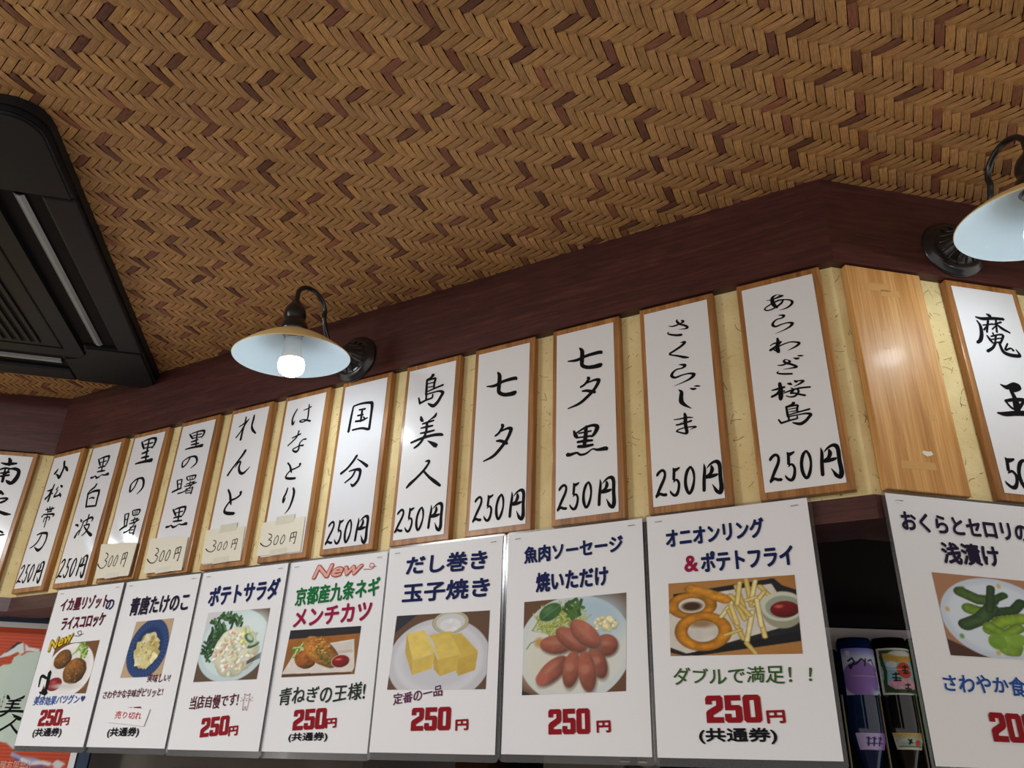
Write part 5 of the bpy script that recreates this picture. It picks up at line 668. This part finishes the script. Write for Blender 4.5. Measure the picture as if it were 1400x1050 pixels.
# ---------------------------------------------------------------- gooseneck wall lamps
def lamp(w, u, label, z=.7035, turn=0.0):
    a_ = DIRS[w][0]; t = thing('gooseneck_lamp', label, 'wall lamp', wpos(w, u, z, .003), a_+math.radians(turn), 'gooseneck lamps on the dark band'); D = .170
    # round stepped plate (axis along local -y)
    mt = Matrix.Rotation(math.radians(90), 4, 'X'); bm = bmesh.new()
    lathe(bm, [(.0, 0), (.047, 0), (.048, .003), (.046, .006), (.042, .008), (.041, .010), (.036, .013), (.034, .0125), (.026, .017), (.018, .028), (.014, .036), (.0, .037)], 48, mt)
    pl = obj('back_plate', bm, 'black_iron', t, smooth=True)
    for k_ in range(14):
        b = 2*math.pi*k_/14; bm = bmesh.new(); tube(bm, [(.032*math.cos(b), -.0135, .032*math.sin(b)), (.024*math.cos(b), -.019, .024*math.sin(b)), (.016*math.cos(b), -.031, .016*math.sin(b))], [.0018, .0022, .0012], 6); obj('flute', bm, 'black_iron', pl, smooth=True)
    # arm: out of the plate, up, over and down into the socket
    pts = [(0, -.030, -.004), (0, -.055, -.005), (0, -.075, -.002), (0, -.086, .010)]
    pts += [(0, -.090-.010*s_, .010+.030*s_) for s_ in (.35, .7, 1.0)]
    cy, cz, R_ = -.135, .046, .036
    for k_ in range(0, 17):
        b = math.radians(5+k_*10.2); pts.append((0, cy+R_*math.cos(b), cz+R_*.86*math.sin(b)))
    pts.append((0, -D, .026))
    P_ = [np.array(p) for p in pts]; sm = catmull(P_, 3); bm = bmesh.new(); tube(bm, sm, .0043, 12); obj('arm', bm, 'black_iron', t, smooth=True)
    S = Matrix.Translation((0, -D, .02)) @ Matrix.Rotation(math.radians(7), 4, 'X') @ Matrix.Translation((0, 0, -.02)); bm = bmesh.new()
    lathe(bm, [(.0, .0345), (.006, .034), (.009, .029), (.015, .022), (.0185, .014), (.0195, .004), (.0180, -.001), (.0182, -.006), (.021, -.009), (.0235, -.016), (.0245, -.022), (.0245, -.027), (.020, -.0285), (.0, -.0285)], 40, S); obj('socket_cap', bm, 'black_iron', t, smooth=True)
    # shallow cone shade: cream outside, white enamel inside
    zr = -.071; out = [(.0235, -.026), (.036, -.031), (.055, -.0405), (.075, -.053), (.092, -.066), (.0975, zr)]
    bm = bmesh.new(); lathe(bm, out+[(.0985, zr-.001), (.0978, zr-.002)], 64, S); sh = obj('shade', bm, 'shade_cream', t, smooth=True)
    inn = [(.0978, zr-.0019), (.0965, zr-.0005), (.091, -.0675), (.074, -.0545), (.054, -.042), (.035, -.0325), (.0225, -.0285), (.0, -.0283)]
    bm = bmesh.new(); lathe(bm, inn, 64, S); obj('enamel_lining', bm, 'enamel_white', sh, 'white enamel inside of the shade', True)
    bm = bmesh.new(); lathe(bm, [(.0, -.0285), (.0165, -.0285), (.0165, -.034), (.0145, -.036), (.0150, -.038), (.0, -.038)], 32, S); obj('socket_ring', bm, 'steel', t, smooth=True)
    bm = bmesh.new(); lathe(bm, [(.0, -.036), (.0135, -.036), (.0140, -.045), (.0170, -.068), (.0205, -.078), (.0, -.078)], 40, S); bl = obj('bulb_body', bm, 'bulb_body', t, smooth=True)
    bm = bmesh.new(); lathe(bm, [(.0205, -.0782), (.0222, -.085), (.0219, -.0925)], 40, S); obj('diffuser_collar', bm, 'bulb_glow_soft', bl, 'glowing white upper part of the bulb dome', True)
    bm = bmesh.new(); lathe(bm, [(.0219, -.0925), (.0195, -.099), (.0145, -.1035), (.008, -.1063), (.0, -.107)], 40, S); obj('glowing_globe', bm, 'bulb_glow', bl, 'glowing white bulb dome', True)
    return t
lamp('A', -.855, 'black gooseneck lamp with cream shade on the dark band, left of centre')
lamp('B', .195, 'black gooseneck lamp with cream shade at the right edge of the photo', .711, -4)
lamp('C', -.66, 'black gooseneck lamp on the left wall, outside the left edge')

# added round light, unseen, standing in for the room's other lighting
t = thing('added_fill_light', 'added round white fill light under the ceiling, outside the left edge', 'added fill light', (-1.75, .25, ZC0+ZCEIL-.004), 0)
bm = bmesh.new(); lathe(bm, [(0, 0), (.205, 0), (.21, -.006), (.21, -.022), (.20, -.025), (0, -.025)], 48); obj('housing', bm, 'enamel_white', t, smooth=False)
bm = bmesh.new(); lathe(bm, [(.198, -.0255), (.19, -.045), (.15, -.060), (.08, -.068), (0, -.070)], 48); obj('diffuser', bm, 'fill_light_glow', t, smooth=True)

# ---------------------------------------------------------------- ceiling cassette air conditioner
aa = math.radians(11); t = thing('air_conditioner', 'large black cassette air conditioner set in the woven ceiling at left', 'air conditioner', (-.82, 1.63, ZC0+ZCEIL-.030), aa)
x0, x1, y0, y1 = -.86, .008, -.845, .03; zt = .029
SLOTS = []
yc = (y0+y1)/2; xc = (x0+x1)/2
bm = bmesh.new()
ri, sl0, sl1, hl = .05, .048, .122, .255
def rect(a, b, c, d): return [(a, c), (b, c), (b, d), (a, d)]
# outer frame ring between rounded outer edge and the four outlets
prism(bm, rounded(x0, x1, y0, y1, .045, 8), .012, zt); fr = obj('panel_frame', bm, 'ac_black', t)
# raised rim pieces: side bars, corner blocks
for nm, (a, b, c, d) in dict(right=(x1-.053, x1-.003, yc-hl, yc+hl), left=(x0+.003, x0+.053, yc-hl, yc+hl)).items():
    bm = bmesh.new(); box(bm, a, b, c, d, 0, .012, .004, 3); obj('edge_bar', bm, 'ac_black', t)
for c, d in ((y0+.003, y0+.053), (y1-.053, y1-.003)):
    bm = bmesh.new(); box(bm, xc-hl, xc+hl, c, d, 0, .012, .004, 3); obj('edge_bar', bm, 'ac_black', t)
def corner_block(sx, sy):
    X = x1-.003 if sx > 0 else x0+.003; Y = y1-.003 if sy > 0 else y0+.003
    ex = abs((yc+hl if sy > 0 else yc-hl)-Y); ex2 = abs((xc+hl if sx > 0 else xc-hl)-X); r = .045
    pts = []
    for k_ in range(9): b = math.pi/2*k_/8; pts.append((r-r*math.cos(b), r-r*math.sin(b)))          # outer rounded corner (local, towards inside +)
    pts += [(ex2, 0), (ex2, .118)]
    for k_ in range(1, 9): b = math.pi/2*k_/8; pts.append((ex2-(ex2-.118)*math.sin(b)*1.0, .118+(ex-.118)*(1-math.cos(b))))
    pts += [(0, ex)]
    bm = bmesh.new(); prism(bm, [(X-sx*p, Y-sy*q_) for p, q_ in pts], -.001, .0125); bmesh.ops.bevel(bm, geom=[e for e in bm.edges if all(v.co.z < 0 for v in e.verts)], offset=.005, segments=3, affect='EDGES'); obj('corner_cover', bm, 'ac_black', t)
for sx in (1, -1):
    for sy in (1, -1): corner_block(sx, sy)
# outlets: dark recess and a long louver blade in each
def louver(cx, cy, horiz):
    L = hl-.004; bm = bmesh.new()
    if horiz: box(bm, cx-L, cx+L, cy-.034, cy+.034, .0085, .0118)
    else: box(bm, cx-.034, cx+.034, cy-L, cy+L, .0085, .0118)
    rc = obj('air_outlet', bm, 'ac_recess', t); bm = bmesh.new(); n = 24; prof = [(-.009, .0075), (-.003, .0030), (.003, .0020), (.008, .0060), (.003, .0045), (-.003, .0055)]
    g = []
    for k_ in range(2):
        s_ = -L+.006 if k_ == 0 else L-.006; g.append([bm.verts.new(((cx+s_, cy+p, q_) if horiz else (cx+p, cy+s_, q_))) for p, q_ in prof])
    m_ = len(prof)
    for j in range(m_): bm.faces.new((g[0][j], g[0][(j+1) % m_], g[1][(j+1) % m_], g[1][j]))
    bm.faces.new(g[0]); bm.faces.new(g[1][::-1]); bmesh.ops.recalc_face_normals(bm, faces=bm.faces); obj('louver_blade', bm, 'ac_louver', rc)
for cx, cy, hz in ((x1-.089, yc, 0), (x0+.089, yc, 0), (xc, y1-.089, 1), (xc, y0+.089, 1)): louver(cx, cy, hz)
# intake grille panel with slats
gx0, gx1, gy0, gy1 = x0+.128, x1-.128, y0+.128, y1-.128
bm = bmesh.new(); prism(bm, rounded(gx0, gx1, gy0, gy1, .012, 4), .0, .0115); gp = obj('intake_panel', bm, 'ac_black', t)
bm = bmesh.new(); e_ = .036
for A_ in (rect(gx0+e_, gx1-e_, gy0+e_, gy0+e_+.003), rect(gx0+e_, gx1-e_, gy1-e_-.003, gy1-e_), rect(gx0+e_, gx0+e_+.003, gy0+e_, gy1-e_), rect(gx1-e_-.003, gx1-e_, gy0+e_, gy1-e_)): prism(bm, A_, -.0012, .001)
obj('grille_frame', bm, 'ac_recess', gp)
hx0, hx1, hy0, hy1 = gx0+.078, gx1-.078, gy0+.06, gy1-.055
bm = bmesh.new(); box(bm, hx0, hx1, hy0, hy1, -.0012, .001); obj('intake_opening', bm, 'ac_recess', gp)
bm = bmesh.new(); n = 26
for k_ in range(n+1):
    x = hx0+(hx1-hx0)*k_/n; box(bm, x-.0042, x+.0042, hy0, hy1, -.004, -.0012, .0008, 1)
obj('intake_slats', bm, 'ac_black', gp)

# ---------------------------------------------------------------- behind the counter: bottles, shelf, cabinet, wall poster
def behind(name, mat, label, cat, w, u0, u1, o0, o1, z0, z1, bevel=.003):
    t = thing(name, label, cat, wpos(w, u0, z0, o0), DIRS[w][0]); bm = bmesh.new(); box(bm, 0, u1-u0, 0, o0-o1, 0, z1-z0, bevel); return t, bm
# kitchen shell, coloured near black to stand in for the shade inside
bm = bmesh.new(); box(bm, -3.0, 2.4, 3.0, 3.05, 0, 2.4); structure(obj('wall_kitchen', bm, 'interior_shade'))
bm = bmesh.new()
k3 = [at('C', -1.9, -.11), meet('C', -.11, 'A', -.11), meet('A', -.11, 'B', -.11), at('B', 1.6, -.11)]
prism(bm, [tuple(p) for p in k3]+[(2.4, 3.0), (-3.0, 3.0)], ZC0+ZB+.02, ZC0+ZB+.05); structure(obj('ceiling_kitchen', bm, 'interior_shade'))
BD = 1.72                                                    # distance of the bottle row
def bottle(px, name, glass, lab_fn, neck_fn, label, h=.300, r=.0372):
    u = (px-700)/FPX; d = _f+Vector(_x)*u - Vector(_u)*((872-525)/FPX); d = d*(BD/d.y); base = d.z-.004
    t = thing(name, label, 'bottle', (d.x, d.y, ZC0+base), 0, 'bottles hanging upside down behind the counter')
    S = Matrix.Scale(-1, 4, (0, 0, 1)); prof = [(0, .012), (.022, .010), (.030, .001), (.0335, 0), (r-.001, .006), (r, .012), (r, .170), (r*.97, .184), (r*.80, .206), (r*.55, .232), (.0145, .252), (.0135, .268), (.0135, .285), (.0155, .288), (.0155, h), (0, h)]
    bm = bmesh.new(); lathe(bm, prof, 40); bmesh.ops.transform(bm, matrix=S, verts=bm.verts); bmesh.ops.recalc_face_normals(bm, faces=bm.faces); obj('glass_body', bm, glass, t, smooth=True)
    bm = bmesh.new(); lathe(bm, [(0, -h-.012), (.0168, -h-.012), (.0168, -h+.014), (0, -h+.014)], 32); obj('cap', bm, 'steel', t, smooth=True)
    def wrap(rr, half, zt, zb, rr2=None):
        def fn(v):
            tt = v[..., 0].copy(); ang = tt*half; k_ = (v[..., 2]-zb)/(zt-zb); R = (rr2 if rr2 is not None else rr)*(1-k_)+rr*k_
            v[..., 0] = R*np.sin(ang); v[..., 1] = -R*np.cos(ang); return v
        return fn
    for nm, P, zt, zb, rr, rr2 in (('main_label', lab_fn, -.022, -.112, r+.0006, None), ('neck_label', neck_fn, -.182, -.212, r*.985, r*.775)):
        me = P().mesh(nm, [(-1, zt), (1, zt), (-1, zb), (1, zb)], 0, wrap(rr, 1.15 if nm == 'main_label' else 1.0, zt, zb, rr2)); obj(nm, me, 'bottle_label', t)
    return t
def lab1():
    p = Pic(70, 90, (196, 206, 236), 1); p.put(np.clip(p.Y*3-.2, 0, 1)*.8, (214, 220, 240)); p.put(np.clip((.2-p.Y)*6, 0, 1), (128, 128, 210)); p.ell(.42, .66, .46, .38, (146, 112, 190)); p.put(np.clip((p.Y-.8)*6, 0, 1)*np.clip((p.X-.55)*6, 0, 1), (190, 220, 240))
    B = (24, 22, 40); p.line([(.16, .28), (.26, .22), (.30, .30), (.20, .44), (.17, .38), (.34, .34), (.46, .24), (.52, .28)], .035, B); p.line([(.56, .24), (.52, .38)], .03, B); p.line([(.62, .28), (.72, .24), (.76, .36), (.86, .48), (.9, .3)], .03, B); p.poly([(.12, .06), (.22, .06), (.22, .17), (.12, .17)], (214, 214, 224)); p.line([(.2, .60), (.8, .60)], .012, (210, 190, 160))
    for k_ in range(5): p.line([(.68+k_*.05, .84), (.70+k_*.05, .89)], .02, (90, 80, 130))
    return p
def nl1():
    p = Pic(50, 26, (196, 180, 226), 1); p.put(np.clip((p.X-.55)*3, 0, 1), (150, 110, 190))
    for x in (.34, .5, .68): p.line([(x-.05, .3), (x+.05, .35)], .05, (40, 34, 90)); p.line([(x, .25), (x-.03, .75)], .05, (40, 34, 90)); p.line([(x-.06, .6), (x+.07, .62)], .05, (40, 34, 90))
    return p
def lab2():
    p = Pic(80, 96, (228, 224, 212), 2); p.poly([(.07, .05), (.93, .05), (.93, .95), (.07, .95)], (52, 84, 54)); p.ell(.5, .5, .42, .44, (150, 200, 216), wob=.2); p.poly([(.14, .12), (.9, .10), (.9, .28), (.5, .32), (.16, .26)], (214, 168, 76), .1); p.ell(.6, .12, .3, .06, (226, 226, 224)); p.ell(.60, .48, .19, .17, (214, 74, 44)); p.line([(.2, .46), (.9, .48)], .014, (226, 226, 226)); p.ell(.32, .36, .12, .07, (226, 230, 230)); p.ell(.55, .78, .36, .13, (232, 172, 190), nz=.15, wob=.3)
    p.line([(.1, .2), (.16, .5), (.12, .8), (.3, .92), (.8, .92)], .08, (46, 78, 40)); B = (22, 20, 20)
    for x, y in ((.62, .46), (.38, .62), (.62, .84)):
        p.line([(x-.07, y-.05), (x+.07, y-.06)], .03, B); p.line([(x, y-.08), (x-.02, y+.08)], .035, B); p.line([(x-.08, y+.02), (x+.08, y+.03)], .03, B); p.line([(x-.06, y+.08), (x+.08, y+.075)], .03, B)
    return p
def nl2():
    p = Pic(50, 26, (214, 206, 190), 3); p.poly([(.06, .12), (.94, .12), (.94, .88), (.06, .88)], (170, 190, 180), .2, 6); p.put(np.clip((.4-p.Y)*3, 0, .8), (206, 160, 80)); p.ell(.7, .6, .1, .2, (214, 74, 44)); p.line([(.4, .4), (.5, .6)], .06, (24, 22, 22)); p.line([(.48, .4), (.42, .66)], .06, (24, 22, 22)); p.line([(.15, .8), (.9, .8)], .05, (60, 90, 60)); return p
def lab3():
    p = Pic(40, 50, (40, 90, 40), 4); p.poly([(.1, .1), (.9, .1), (.9, .9), (.1, .9)], (216, 214, 200)); p.line([(.4, .3), (.6, .7)], .05, (30, 40, 30)); return p
bottle(1164.5, 'liquor_bottle', 'blue_glass', lab1, nl1, 'upside-down blue glass bottle with a lilac label, left of the two bottles')
bottle(1212, 'liquor_bottle', 'dark_glass', lab2, nl2, 'upside-down dark bottle with a colourful framed label showing a red sun')
bottle(1259.5, 'liquor_bottle', 'green_glass', lab3, lab3, 'upside-down green glass bottle, mostly behind the okra sheet')
def pxpt(x, y, depth):
    d = _f+Vector(_x)*((x-700)/FPX)-Vector(_u)*((y-525)/FPX); d = d*(depth/d.y); return Vector((d.x, d.y, d.z+ZC0))
for k_, (px, lab_) in enumerate(((1139, 'thin metal rod left of the upside-down blue bottle'), (1189, 'thin metal rod between the two labelled bottles'), (1237, 'thin metal rod right of the upside-down dark bottle'))):
    c_ = pxpt(px, 872, BD-.035); t = thing('shelf_rod', lab_, 'rod', (c_.x, c_.y, c_.z-.40), 0, 'metal rods of the bottle rack'); bm = bmesh.new(); tube(bm, [(0, 0, 0), (0, 0, .29)], .0022, 8); obj('rod', bm, 'brass_rod', t)
c_ = pxpt(1140, 858, BD+.055); t = thing('bottle_rack', 'pale back panel of the bottle rack behind the bottles', 'rack', (c_.x-.06, c_.y, c_.z-.045), 0)
bm = bmesh.new(); box(bm, 0, .36, 0, .01, 0, .045, .001); obj('pale_strip', bm, 'shelf_white', t); bm = bmesh.new(); box(bm, 0, .36, .0105, .02, -.5, .05, .001); obj('back_board', bm, 'interior_shade', t)
# tall grey cabinet and vents
t, bm = behind('kitchen_cabinet', 'cabinet_grey', 'tall grey cabinet behind the menu sheets, seen under the left ones', 'cabinet', 'A', -1.85, -.98, -.30, -.75, -1.5, .26); obj('cabinet_body', bm, 'cabinet_grey', t)
for x_ in (.36, .60):
    bm = bmesh.new(); box(bm, x_, x_+.14, -.012, 0, 1.46, 1.495, .003); obj('vent', bm, 'vent_dark', t)
t, bm = behind('grey_fridge', 'cabinet_grey', 'grey metal appliance behind the sausage sheet', 'appliance', 'A', -.62, -.50, -.34, -.6, -1.5, .2); obj('appliance_body', bm, 'cabinet_grey', t)
t, bm = behind('wooden_post', 'board_wood', 'brown post seen below the omelette and sausage sheets', 'post', 'A', -.80, -.73, -.34, -.42, -1.5, .27); obj('post_body', bm, 'weave_backing', t)
# tap below the sausage sheet
c_ = pxpt(866, 1046, 1.42); t = thing('tap', 'small metal tap just below the sausage sheet', 'tap', (c_.x, c_.y, c_.z-.08)); bm = bmesh.new(); lathe(bm, [(0, 0), (.012, 0), (.012, .06), (.016, .062), (.016, .078), (.008, .082), (.006, .094), (0, .095)], 24); obj('tap_body', bm, 'faucet_metal', t, smooth=True)
bm = bmesh.new(); tube(bm, [(-.022, 0, .085), (.022, 0, .085)], .004, 10); obj('tap_handle', bm, 'faucet_metal', t, smooth=True)
# blue-grey panel and the sake poster at lower left
OFFB = -.10
e_u = BIJ['edge'][0][0]; top_z = BIJ['top'][0][1]; PWID, PHGT = .42, .58; pu0 = e_u-PWID
t = thing('panel_board', 'blue-grey board behind the red poster at lower left', 'board', wpos('C', pu0-.1, -.45, OFFB-.004), ANG_C); bm = bmesh.new(); box(bm, 0, BIJ['bgr'][0][0]-pu0+.1, 0, .012, 0, BIJ['bg'][0][1]+.45, .001); obj('board_sheet', bm, 'bluegrey_panel', t)
def pu(k_): return [((u-pu0)/PWID, (top_z-z)/PHGT) for u, z in BIJ[k_]]
def poster():
    p = Pic(190, 250, (204, 82, 46), 9); top = (206, 84, 56)
    for k_ in range(40): p.line([(0, .02+k_*.0125), (1, .02+k_*.0125)], .004, (160, 56, 38))
    p.poly(pu('purp'), (96, 84, 150)); p.poly(pu('cloud'), (198, 214, 200), .03)
    c = pu('cloud'); lx = [q_ for q_ in c]; 
    p.poly(pu('fig'), (222, 226, 224)); p.poly(pu('hair'), (28, 30, 36)); f_ = pu('fig'); p.line([f_[4], (f_[4][0]+.02, f_[4][1]+.04), (f_[9][0], f_[9][1])], .006, (190, 70, 60)); p.line([f_[1], f_[2], f_[3]], .005, (60, 60, 70))
    w1 = pu('wave'); w2 = pu('wave2'); p.poly(pu('stamp'), (206, 176, 112)); p.line(pu('stamp'), .008, (120, 90, 40)); 
    for w_, cc_ in ((w1, (150, 160, 200)), (w2, (216, 214, 214))): p.line(w_, .014, cc_); p.line([(x+.02, y+.015) for x, y in w_], .006, (90, 80, 150))
    p.poly(pu('wh'), (214, 206, 206)); 
    for k_ in range(6): x, y = pu('wh')[1]; p.ell(x-.02+.02*k_, y+.03+.012*(k_ % 3), .012, .012, (196, 80, 66))
    return p
m_ = .0
t = thing('wall_poster', 'red and pale green printed poster with black brush characters at lower left', 'poster', wpos('C', pu0, top_z, OFFB), ANG_C)
bm = bmesh.new(); slab(bm, [(-.01, -PHGT-.01), (PWID+.0, -PHGT-.01), (PWID+.0, 0), (-.01, 0)], 0, .0012); obj('paper', bm, 'sheet_paper', t)
obj('printed_picture', poster().mesh('printed_picture', [(-.01, -.012), (PWID-.013, -.012), (-.01, -PHGT), (PWID-.013, -PHGT)], -.0005), 'poster_print', t)
def fit(strokes, key):
    P_ = np.array([p[:2] for s_ in strokes for p in s_]); lo, hi = P_.min(0), P_.max(0); (ua, za), (ub_, zb_) = BIJ[key]; out = []
    sx, sz = (ub_-ua)/(hi[0]-lo[0])*1000, abs(za-zb_)/(hi[1]-lo[1])*1000
    return [[[(p[0]-lo[0])*sx+(ua-pu0)*1000, (p[1]-lo[1])*sz+(min(za, zb_)-top_z)*1000, p[2]*math.sqrt(sx*sz)*1.25] for p in s_] for s_ in strokes]
bm = bmesh.new(); brush(bm, fit(parse(GB), 'bi')+fit(parse(GJ), 'jin'), -.001); obj('brush_lettering', bm, 'ink_black', t)
(ua, za), (ub_, zb_) = BIJ['txt']; bm = bmesh.new(); words(bm, '醸有限会社', ua-pu0, za-top_z, ub_-pu0, zb_-top_z, .022, -.001, .0); obj('maker_lettering', bm, 'pink', t)
(ua, za) = BIJ['stamp'][0]; (ub_, zb_) = BIJ['stamp'][2]; bm = bmesh.new(); words(bm, '白', ua-pu0+.008, (za+zb_)/2-top_z+.004, ub_-pu0-.008, (za+zb_)/2-top_z+.004, .03, -.001, .0); obj('stamp_lettering', bm, 'outline_dark', t)

bpy.data.objects.remove(FO, do_unlink=True)
